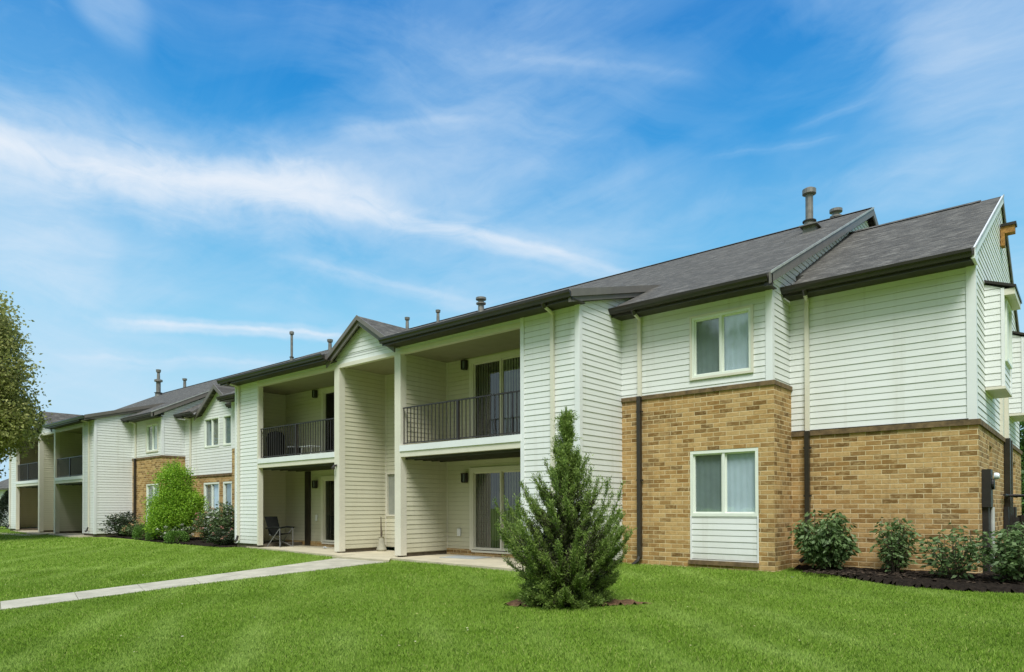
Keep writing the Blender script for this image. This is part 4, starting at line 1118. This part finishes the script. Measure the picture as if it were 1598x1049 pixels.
def grass():
    fx, fy = _f.x, _f.y; rx, ry = _r.x, _r.y
    allx, ally, allh = [], [], []
    for (d0, d1, dens) in ((4.8, 8.0, 5200), (8.0, 11.5, 3400), (11.5, 16.0, 1700), (16.0, 24.0, 650), (24.0, 42.0, 160)):
        # trapezoid in view: lateral half-width grows with distance
        hw = d1 * .80 + .5
        n = int((d1 - d0) * 2 * hw * dens)
        d = rng.uniform(d0, d1, n); s = rng.uniform(-hw, hw, n)
        k = np.abs(s) < d * .80 + .5
        d, s = d[k], s[k]
        x = fx * d + rx * s; y = fy * d + ry * s
        allx.append(x); ally.append(y); allh.append(np.full(x.shape, 1.0 if d0 < 11 else 1.15 if d0 < 23 else 1.5))
    x = np.concatenate(allx); y = np.concatenate(ally); hs = np.concatenate(allh)
    path = pl + pr[::-1]
    bad = in_poly(x, y, path) | in_poly(x, y, ring) | in_poly(x, y, [(-4.55, 13.98), (-4.40, 13.45), (-3.65, 13.0), (-2.9, 12.45), (-2.35, 12.1), (-1.5, 12.0), (-.75, 12.15), (.4, 12.9), (1.2, 14.5), (1.0, 22), (-4.5, 22)])
    bad |= in_poly(x, y, [(-22.2, 13), (-22.2, 11.38), (-20.3, 11.28), (-15.25, 10.72), (-14.95, 10.5), (-12.9, 10.5), (-13.3, 11.0), (-8.75, 10.58), (-8.2, 10.9), (-8.2, 11.32), (-7.85, 11.32), (-7.85, 12.95), (-4.5, 12.95), (-4.5, 30), (-22, 30)])
    bad |= (y > 10.95) & (x < -21.8) & (x > -35)
    k = ~bad; x, y, hs = x[k], y[k], hs[k]
    n = len(x)
    z0 = gz(x, y)
    clump = .75 + .5 * np.sin(x * 2.1 + np.sin(y * 1.7) * 2) * np.sin(y * 1.9 + np.sin(x * 1.3) * 2) * .5
    h = rng.uniform(.020, .042, n) * hs * (clump * .4 + .7); w = rng.uniform(.0020, .0042, n) * (hs ** 3)
    a = rng.uniform(0, 6.283, n); lean = rng.uniform(.1, .9, n) * h; la = rng.uniform(0, 6.283, n)
    ca, sa = np.cos(a), np.sin(a)
    B0 = np.stack([x - ca * w, y - sa * w, z0 - .004], 1); B1 = np.stack([x + ca * w, y + sa * w, z0 - .004], 1)
    mx_, my_ = x + np.cos(la) * lean * .35, y + np.sin(la) * lean * .35
    Mi0 = np.stack([mx_ + ca * w * .8, my_ + sa * w * .8, z0 + h * .62], 1); Mi1 = np.stack([mx_ - ca * w * .8, my_ - sa * w * .8, z0 + h * .62], 1)
    Tp = np.stack([x + np.cos(la) * lean, y + np.sin(la) * lean, z0 + h], 1)
    V = np.stack([B0, B1, Mi0, Tp, Mi1], 1).reshape(-1, 3)
    r = rng.random(n) ** 1.2
    uv = np.stack([np.repeat(r, 5), np.zeros(n * 5)], 1)
    me = mesh_np('grass', V, n, 5, M['grass'], uv)
    o = bpy.data.objects.new('grass', me); COL.objects.link(o)
    stuff(o, 'short mown green grass covering the lawn in front of the building', 'grass')
    print('grass blades', n)
grass()

# ------------------------------------------------------------------ foliage
def leaf_mesh(name, C, D, L, W, mat, parent, droop=None, fold=.25):
    """one diamond leaf per point: C centres, D direction of the leaf axis"""
    n = len(C)
    D = D / (np.linalg.norm(D, axis=1, keepdims=True) + 1e-9)
    R = rng.normal(size=(n, 3)); S = np.cross(D, R); S /= (np.linalg.norm(S, axis=1, keepdims=True) + 1e-9)
    N = np.cross(D, S)
    L = np.asarray(L).reshape(-1, 1) * np.ones((n, 1)); W = np.asarray(W).reshape(-1, 1) * np.ones((n, 1))
    a = C - D * L * .5; b = C + S * W * .5 + N * W * fold - D * L * .05; c = C + D * L * .5; d = C - S * W * .5 + N * W * fold - D * L * .05
    V = np.stack([a, b, c, d], 1).reshape(-1, 3)
    off = np.array(parent.location)
    r = rng.random(n); uv = np.stack([np.repeat(r, 4), np.zeros(n * 4)], 1)
    me = mesh_np(name, V - off, n, 4, mat, uv)
    o = bpy.data.objects.new(name, me); COL.objects.link(o); o.parent = parent
    return o

LM = {
    'juniper': leaf_mat('juniper_needles', (0.085, 0.130, 0.028), (0.180, 0.265, 0.055), (0.36, 0.48, 0.10), .30),
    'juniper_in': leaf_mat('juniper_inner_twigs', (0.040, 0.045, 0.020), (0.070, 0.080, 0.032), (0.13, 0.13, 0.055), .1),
    'viburnum': leaf_mat('viburnum_leaf', (0.060, 0.105, 0.032), (0.115, 0.185, 0.060), (0.23, 0.32, 0.13), .28, .45),
    'lime': leaf_mat('lime_green_leaf', (0.10, 0.22, 0.016), (0.24, 0.43, 0.030), (0.42, 0.60, 0.060), .36),
    'box': leaf_mat('boxwood_leaf', (0.055, 0.12, 0.02), (0.10, 0.20, 0.03), (0.17, 0.32, 0.05), .25),
    'darkshrub': leaf_mat('dark_shrub_leaf', (0.022, 0.038, 0.018), (0.045, 0.070, 0.032), (0.10, 0.13, 0.07), .2),
    'rose': leaf_mat('rose_leaf', (0.045, 0.075, 0.025), (0.09, 0.14, 0.045), (0.18, 0.24, 0.10), .25),
    'maple': leaf_mat('tree_leaf', (0.18, 0.20, 0.05), (0.34, 0.36, 0.10), (0.60, 0.57, 0.23), .5),
    'conifer': leaf_mat('conifer_needles', (0.012, 0.022, 0.010), (0.022, 0.038, 0.016), (0.045, 0.065, 0.03), .15),
    'backtree': leaf_mat('background_leaf', (0.035, 0.080, 0.016), (0.070, 0.150, 0.028), (0.14, 0.26, 0.05), .35),
}
def petal_mat(name, c):
    return leaf_mat(name, tuple(v * .7 for v in c), c, tuple(min(1, v * 1.2) for v in c), .3)
LM['petal_white'] = petal_mat('white_petal', (0.62, 0.60, 0.52))
LM['petal_orange'] = petal_mat('pale_orange_petal', (0.62, 0.38, 0.20))
LM['petal_pink'] = petal_mat('pink_petal', (0.50, 0.26, 0.20))

def juniper():
    t = thing('juniper_tree', 'single conical juniper with upswept feathery branches in a round mulch ring on the lawn', 'juniper', (-5.72, 7.90, -.17))
    bx, by, bz = -5.72, 7.90, -.17
    H = 2.78
    mb = MB(); mb.tube([(bx, by, bz - .1), (bx + .02, by, bz + .9), (bx, by + .02, bz + 1.8), (bx + .01, by, bz + 2.6)], [.06, .045, .028, .008], 8); mb.build('trunk', M['bark'], t)
    C, D, Ls, Ws, tip = [], [], [], [], []
    Ci, Di = [], []
    br = MB()
    R0 = np.array([_r.x, _r.y, 0.0]); 
    for i in range(370):
        zt = 2.62 * random.random() ** 1.55 + .02
        env = np.interp(zt, [0, .25, .65, 1.05, 1.45, 1.7, 1.95, 2.3, 2.7], [.56, .64, .80, .98, 1.06, .60, .22, .10, .03])
        rad = env * (1.05 - .75 * random.random() ** 1.5)
        if random.random() < .08 and .5 < zt < 1.7: rad *= 1.14
        az = random.random() * 6.283
        rise = np.interp(zt, [0, .6, 1.3, 2.6], [.22, .50, .85, 1.9]) * random.uniform(.7, 1.25)
        if 1.5 < zt < 2.4 and random.random() < .50: rad *= 1.55
        rad = min(rad, 1.02)
        h0 = max(.03, zt - rad * rise)
        d = np.array([math.cos(az), math.sin(az), 0.0]); side = np.array([-d[1], d[0], 0.0]) * random.uniform(-.2, .2)
        n = 7; pts = []
        for k in range(n + 1):
            q = k / n
            pts.append(np.array([bx, by, bz + h0]) + (d + side * q) * rad * (q ** .8) + np.array([0, 0, (zt - h0) * q ** 1.55]))
        pts = np.array(pts)
        br.tube([tuple(pts[0]), tuple(pts[2]), tuple(pts[4]), tuple(pts[6]), tuple(pts[7])], [.011, .008, .006, .004, .003], 4, cap=False)
        nsp = int(24 + 56 * rad)
        for _ in range(nsp):
            q = random.random() ** .8
            w_ = q * n; k = min(int(w_), n - 1); p = pts[k] + (pts[k + 1] - pts[k]) * (w_ - k)
            ax = pts[k + 1] - pts[k]; ax = ax / np.linalg.norm(ax)
            pd = ax * random.uniform(.5, 1.2) + rng.normal(size=3) * .42 + np.array([0, 0, .50])
            pd /= np.linalg.norm(pd); pl_ = random.uniform(.08, .24) * (1.15 - .5 * q)
            for j in range(11):
                c = p + pd * pl_ * (j + .5) / 11 + rng.normal(size=3) * .012
                dj = pd + rng.normal(size=3) * .5
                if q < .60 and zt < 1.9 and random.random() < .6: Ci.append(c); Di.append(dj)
                else:
                    C.append(c); D.append(dj); Ls.append(random.uniform(.030, .058)); Ws.append(random.uniform(.007, .013))
    # leading spire
    for i in range(620):
        s = random.random(); r_ = .10 * (1 - s) + .008
        a = random.random() * 6.283
        C.append(np.array([bx + math.cos(a) * r_ * random.random(), by + math.sin(a) * r_ * random.random(), bz + 1.95 + .87 * s])); D.append(np.array([math.cos(a) * .35, math.sin(a) * .35, 1.0])); Ls.append(.045); Ws.append(.010)
    leaf_mesh('foliage', np.array(C), np.array(D), np.array(Ls), np.array(Ws), LM['juniper'], t)
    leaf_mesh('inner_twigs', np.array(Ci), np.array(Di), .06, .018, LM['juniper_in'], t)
    br.build('branches', M['bark'], t)
    print('juniper', len(C), len(Ci))
juniper()

def stem_shrub(name, label, cat, x, y, h, w, mat, n_stem, leaves, L, W, droop=.4, petals=None, group=None, spread=1.0, bottom=.12, seed=1, stuffing=.6):
    rnd = random.Random(seed)
    bz = float(gz(x, y)) + .05
    t = thing(name, label, cat, (x, y, bz), group)
    mb = MB(); C, D = [], []; PC, PD = [], []
    tips = []
    for i in range(n_stem):
        az = rnd.random() * 6.283; out = math.sqrt(rnd.random()) * w * .5 * spread; hh = h * rnd.uniform(.45, 1.08) * (1 - .35 * (out / (w * .5 + 1e-6)) ** 2)
        p0 = Vector((x + math.cos(az) * .06, y + math.sin(az) * .06, bz)); p3 = Vector((x + math.cos(az) * out, y + math.sin(az) * out, bz + hh))
        p1 = p0 + Vector((math.cos(az) * out * .35, math.sin(az) * out * .35, hh * .45)); p2 = p0 + Vector((math.cos(az) * out * .75, math.sin(az) * out * .75, hh * .8))
        ps = [p0, p1, p2, p3]; mb.tube([tuple(p) for p in ps], [.010, .008, .005, .003], 5, cap=False)
        tips.append(ps)
        per = leaves // n_stem
        for k in range(per):
            s = bottom + (1 - bottom) * rnd.random() ** .8; q = s * 3; j = min(int(q), 2); p = ps[j].lerp(ps[j + 1], q - j)
            a = rnd.random() * 6.283; rr = rnd.uniform(.02, .19) * min(1.0, h) * stuffing / .6
            c = p + Vector((math.cos(a) * rr, math.sin(a) * rr, rnd.uniform(-.08, .05)))
            C.append(tuple(c)); D.append((math.cos(a), math.sin(a), -droop + rnd.uniform(-.35, .5)))
        if petals and rnd.random() < petals[1]:
            for k in range(rnd.randint(6, 12)): 
                a = rnd.random() * 6.283; PC.append(tuple(p3 + Vector((rnd.uniform(-.05, .05), rnd.uniform(-.05, .05), rnd.uniform(-.03, .05))))); PD.append((math.cos(a), math.sin(a), .5))
    mb.build('stems', M['bark'], t)
    leaf_mesh('foliage', np.array(C), np.array(D), rng.uniform(L * .6, L * 1.2, len(C)), rng.uniform(W * .7, W * 1.2, len(C)), LM[mat], t)
    if PC: leaf_mesh('flowers', np.array(PC), np.array(PD), .055, .05, LM[petals[0]], t)
    return t
G1 = 'leafy shrubs in the mulch bed at the right'
stem_shrub('leafy_shrub', 'widest drooping leafy shrub, beside the dark downpipe at the brick corner', 'shrub', -3.80, 13.35, 1.15, 1.02, 'viburnum', 55, 2700, .125, .055, .75, group=G1, seed=3)
stem_shrub('leafy_shrub', 'small upright leafy shrub alone at the middle of the brick wall', 'shrub', -2.66, 13.45, 1.0, .62, 'viburnum', 32, 1200, .095, .045, .55, group=G1, seed=4)
stem_shrub('leafy_shrub', 'loose open leafy shrub under the electric meter at the brick corner', 'shrub', -1.70, 13.0, .86, .95, 'viburnum', 30, 900, .10, .045, .4, group=G1, seed=5)
stem_shrub('leafy_shrub', 'dense leafy shrub in front at the right end of the mulch bed', 'shrub', -.92, 13.05, .92, 1.15, 'viburnum', 50, 2200, .105, .05, .45, group=G1, seed=6)
stem_shrub('leafy_shrub', 'tall loose shrub with thin pointed leaves behind, beside the gas meters', 'shrub', -.55, 15.6, 1.1, 1.2, 'rose', 50, 2200, .13, .03, .2, group=G1, seed=8)

# shrubs along the far brick wing
stem_shrub('flowering_shrub', 'dark rounded shrub with arching sprays and pale flowers against the far white wall', 'shrub', -33.75, 12.1, 1.15, 1.5, 'darkshrub', 60, 2600, .12, .06, .1, petals=('petal_white', .25), seed=11)
for i in range(9):
    pass
stem_shrub('flowering_shrub', 'low dark shrub with white and orange flowers right of the far dark downpipe', 'shrub', -32.3, 12.15, .72, 1.2, 'rose', 40, 1500, .10, .05, .2, petals=('petal_orange', .35), seed=12)
stem_shrub('flowering_shrub', 'pale flowered low shrub under the right side of the lime green tree', 'shrub', -26.9, 11.55, .62, 1.4, 'rose', 44, 1300, .10, .045, .2, petals=('petal_white', .6), seed=13)
stem_shrub('rose_bush', 'tall loose rose bush with pinkish blooms under the centre windows', 'rose bush', -24.9, 11.9, 1.25, 1.3, 'rose', 44, 1700, .10, .05, .2, petals=('petal_pink', .45), seed=14)
stem_shrub('rose_bush', 'tall leafy bush with pale flowers touching the corner of the near white panel', 'bush', -23.1, 11.75, 1.55, 1.45, 'rose', 56, 2600, .12, .055, .35, petals=('petal_white', .30), seed=15)
stem_shrub('flowering_shrub', 'dark low shrub at the foot of the near white panel corner', 'shrub', -22.55, 11.25, .62, 1.0, 'darkshrub', 34, 1100, .10, .05, .2, petals=('petal_pink', .15), seed=16)

def boxwood(label, x, y, w, h, seed):
    rnd = np.random.default_rng(seed); bz = float(gz(x, y)) + .03
    t = thing('boxwood', label, 'clipped shrub', (x, y, bz), 'clipped boxwoods in the far bed')
    n = 2600
    v = rnd.normal(size=(n, 3)); v /= np.linalg.norm(v, axis=1, keepdims=True); v[:, 2] = np.abs(v[:, 2])
    v = np.sign(v) * np.abs(v) ** .62
    r = rnd.uniform(.72, 1.03, (n, 1))
    C = v * r * np.array([w / 2, w / 2, h]) + np.array([x, y, bz])
    leaf_mesh('foliage', C, v + rnd.normal(size=(n, 3)) * .7, .045, .03, LM['box'], t)
    mb = MB(); [mb.tube([(x + random.uniform(-.03, .03), y, bz - .05), (x + random.uniform(-.2, .2) * w, y + random.uniform(-.2, .2) * w, bz + h * .7)], [.014, .005], 5, cap=False) for _ in range(9)]
    mb.build('stems', M['bark'], t)
boxwood('small clipped boxwood, leftmost, left of the lime green tree', -30.3, 11.72, .85, .62, 21)
boxwood('tiny clipped boxwood just left of the lime green tree trunk', -29.0, 11.62, .65, .42, 22)
boxwood('clipped flat topped boxwood right of the lime green tree', -26.0, 11.18, .78, .46, 23)

def crown_tree(name, label, cat, x, y, zb, trunk_h, clumps, mat, leaf_n, L, W, trunk_r=.16, seed=1, group=None, limb=10):
    """clumps: list of (dx, dy, z, rx, rz) ellipsoids that together make an uneven crown"""
    rnd = np.random.default_rng(seed); rr = random.Random(seed)
    t = thing(name, label, cat, (x, y, zb), group)
    mb = MB()
    top = max(c[2] for c in clumps)
    mb.tube([(x, y, zb - .2), (x + .05, y, zb + trunk_h), (x, y + .05, zb + top)], [trunk_r, trunk_r * .75, trunk_r * .15], 10)
    for (dx, dy, zc, rx, rz) in clumps:
        s = min(zc, trunk_h + (zc - trunk_h) * .4)
        mb.tube([(x, y, zb + s * .85), (x + dx * .5, y + dy * .5, zb + (s + zc) / 2), (x + dx, y + dy, zb + zc)], [trunk_r * .35, trunk_r * .22, trunk_r * .05], 6)
        for _ in range(4):
            a = rr.random() * 6.28; mb.tube([(x + dx * .7, y + dy * .7, zb + zc * .92), (x + dx + math.cos(a) * rx * .7, y + dy + math.sin(a) * rx * .7, zb + zc + rr.uniform(-.4, .7) * rz)], [trunk_r * .12, trunk_r * .03], 5)
    mb.build('trunk', M['bark'], t)
    vol = [c[3] ** 2 * c[4] for c in clumps]; tot = sum(vol)
    Cs, Ds = [], []
    for c, v_ in zip(clumps, vol):
        n = int(leaf_n * v_ / tot)
        # twig clusters in the shell, then leaves about each twig
        nt_ = max(8, n // 34)
        v = rnd.normal(size=(nt_, 3)); v /= np.linalg.norm(v, axis=1, keepdims=True)
        r = rnd.uniform(.40, 1.0, (nt_, 1)) ** .6
        tw = v * r * np.array([c[3], c[3], c[4]]) + np.array([x + c[0], y + c[1], zb + c[2]])
        k = rnd.integers(0, nt_, n)
        sp_ = L * 2.0
        Cs.append(tw[k] + rnd.normal(size=(n, 3)) * sp_ * np.array([1, 1, .75])); Ds.append(v[k] + rnd.normal(size=(n, 3)) * .9 + np.array([0, 0, -.3]))
    C = np.concatenate(Cs); D = np.concatenate(Ds)
    leaf_mesh('crown', C, D, rnd.uniform(L * .7, L * 1.3, len(C)), rnd.uniform(W * .7, W * 1.3, len(C)), LM[mat], t)
    return t

crown_tree('lime_green_tree', 'small rounded lime green tree in front of the far brick wing', 'small tree', -28.0, 12.0, -.08, .35,
           [(0, 0, 1.25, 1.08, 1.0), (-.45, -.1, 1.05, .72, .72), (.5, .1, 1.15, .75, .8), (.0, 0, 2.25, .70, .75), (-.22, 0, 2.75, .34, .42), (.3, 0, 2.55, .38, .48), (.1, -.2, .62, .85, .42), (.75, 0, .85, .42, .42), (-.8, 0, 1.35, .32, .35), (.95, .1, 1.55, .28, .3), (-.95, 0, .8, .3, .28), (.55, 0, 2.0, .3, .4), (-.5, .1, 2.3, .26, .4), (.05, 0, 3.05, .16, .25)],
           'lime', 42000, .065, .042, .05, 31)
cl = [(0, 0, 8.6, 3.2, 2.8), (.5, .5, 5.6, 3.3, 2.5), (2.2, 1.7, 7.3, 1.4, 1.5), (1.7, 1.3, 9.4, 1.5, 1.4), (-2.2, -1.8, 6.8, 1.8, 1.9), (.2, .1, 3.2, 2.2, 1.5), (-.6, -.5, 1.9, 1.8, 1.1), (.9, .7, 4.3, 1.9, 1.2), (2.3, 1.9, 5.0, 1.5, .8), (-.8, -.6, 10.8, 1.5, 1.1), (-2, -1.5, 3.6, 2.0, 1.3)]
crown_tree('broadleaf_tree', 'big leafy tree at the left edge of the picture in front of the far block', 'tree', -37.75, 5.75, -.1, 2.6, cl, 'maple', 165000, .14, .10, .22, 33)

def conifer(label, x, y, h, r, seed):
    rnd = np.random.default_rng(seed); t = thing('dark_conifer', label, 'conifer', (x, y, -.1))
    n = 14000; s = rnd.random(n) ** .8; az = rnd.random(n) * 6.283
    rad = r * (1 - s) * rnd.uniform(.45, 1.05, n) * (1 + .18 * np.sin(az * 5 + s * 20))
    C = np.stack([x + np.cos(az) * rad, y + np.sin(az) * rad, -.1 + s * h], 1); D = np.stack([np.cos(az), np.sin(az), np.full(n, .1)], 1) + rnd.normal(size=(n, 3)) * .4
    leaf_mesh('crown', C, D, .16, .04, LM['conifer'], t)
    mb = MB(); mb.tube([(x, y, -.2), (x, y, h * .9)], [.12, .02], 8); mb.build('trunk', M['bark'], t)
conifer('low dark conifer at the left edge beside the far pale house', -54.5, 12.8, 2.9, 2.0, 41)

# trees seen past the right-hand gable
GT = 'green trees behind the right gable'
for i, (x, y, s, lb) in enumerate([(-1.9, 33.0, 1.05, 'tall green tree seen past the right gable under the second bay window'), (-1.2, 31.0, .75, 'darker green tree farther back past the right gable'), (-.9, 27.6, .38, 'low green bush behind the gas meters at the right edge')]):
    crown_tree('broadleaf_tree', lb, 'tree', x, y, -.1, 1.0 * s, [(0, 0, 2.2 * s, 2.4 * s, 1.9 * s), (.8, 0, 4.0 * s, 2.0 * s, 1.7 * s), (-1.4 * s, 0, 3.2 * s, 1.8 * s, 1.6 * s), (0, 0, 5.2 * s, 1.5 * s, 1.2 * s), (1.5 * s, 0, 1.2 * s, 1.6 * s, 1.1 * s)], 'backtree', 9000, .20 * (.6 + .4 * s), .13 * (.6 + .4 * s), .14 * s, 50 + i, GT)

# ------------------------------------------------------------------ pale house at the left edge
def left_house():
    t = thing('pale_house', 'small pale house with a low brown roof at the far left edge', 'house', (-62, 16.5, 0))
    mb = MB()
    for fr, p in ((FRONT(14.0), rect(-68, -54.6, 0, 2.9)), (RIGHT(-54.6), [(14.0, 0), (21, 0), (21, 2.9), (17.5, 4.4), (14.0, 2.9)])):
        wall(mb, fr, p, (), True, .0)
    mb.build('wall', M['siding'], t)
    mb = MB()
    for s_ in (-1, 1):
        y0 = 17.5 + s_ * 3.9; A = [(-68.4, y0, 2.75), (-54.3, y0, 2.75), (-54.3, 17.5, 4.55), (-68.4, 17.5, 4.55)]; Bq = [(a, b, c - .12) for a, b, c in A]
        mb.poly(A if s_ < 0 else A[::-1]); mb.poly(Bq)
        for i in range(4): mb.poly([A[i], Bq[i], Bq[(i + 1) % 4], A[(i + 1) % 4]])
    mb.build('roof', M['shingle'], t)
    w = MB(); w.box(-58.0, -56.8, 13.93, 14.02, 1.0, 2.1); wo = w.build('window', M['metalw'], t)
    w = MB(); w.box(-57.92, -56.88, 13.915, 13.928, 1.08, 2.02); w.build('pane', M['glass'], wo)
    w = MB(); w.box(-59.9, -58.9, 13.93, 14.02, 0, 2.1); w.build('door', M['gutter'], t)
left_house()

# ------------------------------------------------------------------ small things on the patios
def camp_chair(x, y, z0, rz, label):
    t = thing('folding_chair', label, 'chair', (x, y, z0))
    def rotp(p): 
        c, s = math.cos(rz), math.sin(rz); return (x + p[0] * c - p[1] * s, y + p[0] * s + p[1] * c, z0 + p[2])
    def tb(name, segs, r, mat):
        mb = MB()
        for sg in segs: mb.tube([rotp(p) for p in sg], r, 8)
        mb.build(name, M[mat], t)
    def quad(name, pts, mat, th=.02):
        mb = MB(); A = [rotp(p) for p in pts]; n = (Vector(A[1]) - Vector(A[0])).cross(Vector(A[3]) - Vector(A[0])).normalized() * th
        B = [tuple(Vector(a) + n) for a in A]; mb.poly(A); mb.poly(B[::-1])
        for i in range(4): mb.poly([A[i], B[i], B[(i + 1) % 4], A[(i + 1) % 4]])
        mb.build(name, M[mat], t)
    quad('seat', [(-.26, -.22, .43), (.26, -.22, .43), (.24, .24, .36), (-.24, .24, .36)], 'fabric')
    quad('backrest', [(-.25, .22, .38), (.25, .22, .38), (.27, .42, .98), (-.27, .42, .98)], 'fabric')
    for s in (-1, 1):
        tb('leg', [[(s * .28, -.26, 0), (-s * .26, .22, .40)]], .013, 'plasticg')
        tb('leg', [[(s * .28, -.26, .62), (s * .28, .30, .0)]], .013, 'plasticg')
        tb('arm_post', [[(s * .29, -.26, .0), (s * .29, -.26, .62)]], .012, 'plasticg')
        mb = MB(); A0, A1 = (s * .29, -.32, .63), (s * .29, .34, .60)
        mb.tube([rotp(A0), rotp((s * .29, 0, .64)), rotp(A1)], .026, 8); mb.build('armrest', M['fabric'], t)
camp_chair(-20.12, 11.95, -.035, math.radians(105), 'dark folding camp chair on the lower left patio')

def side_table(x, y, z0):
    t = thing('side_table', 'small white slatted plastic table behind the left upper railing', 'table', (x, y, z0))
    mb = MB(); [mb.box(x - .3, x + .3, y - .2 + i * .08, y - .135 + i * .08, z0 + .36, z0 + .385) for i in range(5)]; mb.build('tabletop', M['plasticw'], t)
    for sx in (-1, 1):
        for sy in (-1, 1): mb = MB(); mb.tube([(x + sx * .25, y + sy * .16, z0 + .36), (x + sx * .28, y + sy * .18, z0)], [.02, .015], 8); mb.build('leg', M['plasticw'], t)
side_table(-18.45, 12.0, 2.76)
def storage_bin(x, y, z0, w, h, label):
    t = thing('storage_bin', label, 'bin', (x, y, z0))
    mb = MB(); mb.tube([(x, y, z0), (x, y, z0 + h)], [w * .42, w * .5], 12); mb.build('bucket', M['fabric'], t)
    mb = MB(); mb.tube([(x, y, z0 + h), (x, y, z0 + h + .04)], [w * .54, w * .54], 12); mb.build('rim', M['plasticg'], t)
storage_bin(-19.1, 11.85, 2.76, .42, .36, 'black tub beside the white table on the left balcony')
def grill(x, y, z0, label):
    t = thing('covered_grill', label, 'grill', (x, y, z0))
    mb = MB(); mb.lathe((x, y, z0), [(.24, .0), (.27, .35), (.30, .7), (.30, .82), (.22, .98), (.05, 1.02)], 14); mb.build('cover', M['fabric'], t)
    mb = MB(); mb.box(x - .2, x + .2, y - .2, y + .2, z0, z0 + .03); mb.build('base', M['plasticg'], t)
grill(-20.65, 12.1, 2.76, 'covered grill in the dark left corner of the near left balcony')
grill(-37.9, 12.3, 2.76, 'covered grill behind the railing of the far right balcony')

def pot(x, y, z0):
    t = thing('flower_pot', 'grey pot holding a dry stick in the entry niche', 'pot', (x, y, z0))
    mb = MB(); mb.lathe((x, y, z0), [(.13, 0), (.15, .05), (.12, .14), (.09, .26), (.07, .38), (.09, .42), (.07, .42)], 18); mb.build('vessel', M['potclay'], t)
    mb = MB(); mb.tube([(x, y, z0 + .28), (x - .02, y, z0 + .7), (x - .05, y + .02, z0 + 1.0)], [.03, .02, .012], 7); mb.tube([(x, y, z0 + .3), (x + .05, y, z0 + .6)], [.015, .006], 5); mb.build('stick', M['bark'], t)
pot(-15.78, 12.62, -.04)
def doormat(x, y):
    mb = MB(); c, s = math.cos(.12), math.sin(.12); A = []
    for px, py in ((-.55, -.36), (.55, -.36), (.55, .36), (-.55, .36)): A.append((x + px * c - py * s, y + px * s + py * c, -.022))
    Bq = [(a, b, -.034) for a, b, _ in A]; mb.poly(A)
    for i in range(4): mb.poly([A[i], Bq[i], Bq[(i + 1) % 4], A[(i + 1) % 4]])
    tag(mb.build('doormat', M['matgrey']), 'pale grey mat on the patio before the sliding door', 'mat')
doormat(-12.0, 12.25)
mb = MB()
for _ in range(170):
    d = random.uniform(6.5, 15); q = random.uniform(-.78, .78) * d
    x, y = _f.x * d + _r.x * q, _f.y * d + _r.y * q
    if y > 10.4 or (-15.2 < x < -11.6): continue
    zz = float(gz(x, y)) + random.uniform(.03, .05); a = random.random() * 6.28; l = random.uniform(.008, .02); c_, s_ = math.cos(a) * l, math.sin(a) * l
    mb.poly([(x + c_, y + s_, zz), (x - s_ * .6, y + c_ * .6, zz + .006), (x - c_, y - s_, zz + .002), (x + s_ * .6, y - c_ * .6, zz - .003)], [(random.random(), 0)] * 4)
M['fallen'] = leaf_mat('fallen_leaf', (0.30, 0.24, 0.06), (0.45, 0.42, 0.14), (0.62, 0.60, 0.45), .3)
stuff(mb.build('fallen_leaves', M['fallen']), 'tiny pale fallen leaves and clover heads scattered through the lawn', 'leaves')
def litter(x, y, z0, s, mat, label):
    mb = MB(); P = [(x + random.uniform(-s, s), y + random.uniform(-s, s), z0 + random.uniform(.005, s * .8)) for _ in range(7)]
    for i in range(5): mb.poly([P[i], P[i + 1], P[(i + 2) % 7]])
    tag(mb.build('litter', mat), label, 'litter')
litter(-18.0, 12.2, -.035, .09, M['plasticw'], 'crumpled white scrap on the lower left patio')
litter(-3.95, 12.1, float(gz(-3.95, 12.1)) + .04, .05, M['plasticw'], 'white scrap on the grass near the brick corner')
litter(-3.3, 6.3, float(gz(-3.3, 6.3)) + .045, .035, LM['petal_pink'], 'pink petal like scrap on the front lawn')

# drop helper custom keys
for k_ in ('x', 'y', 'z'):
    if BAL is not None and k_ in BAL.keys(): pass
for o in bpy.data.objects:
    if o.name.startswith('baluster'):
        for k_ in ('x', 'y', 'z'):
            if k_ in o.keys(): del o[k_]
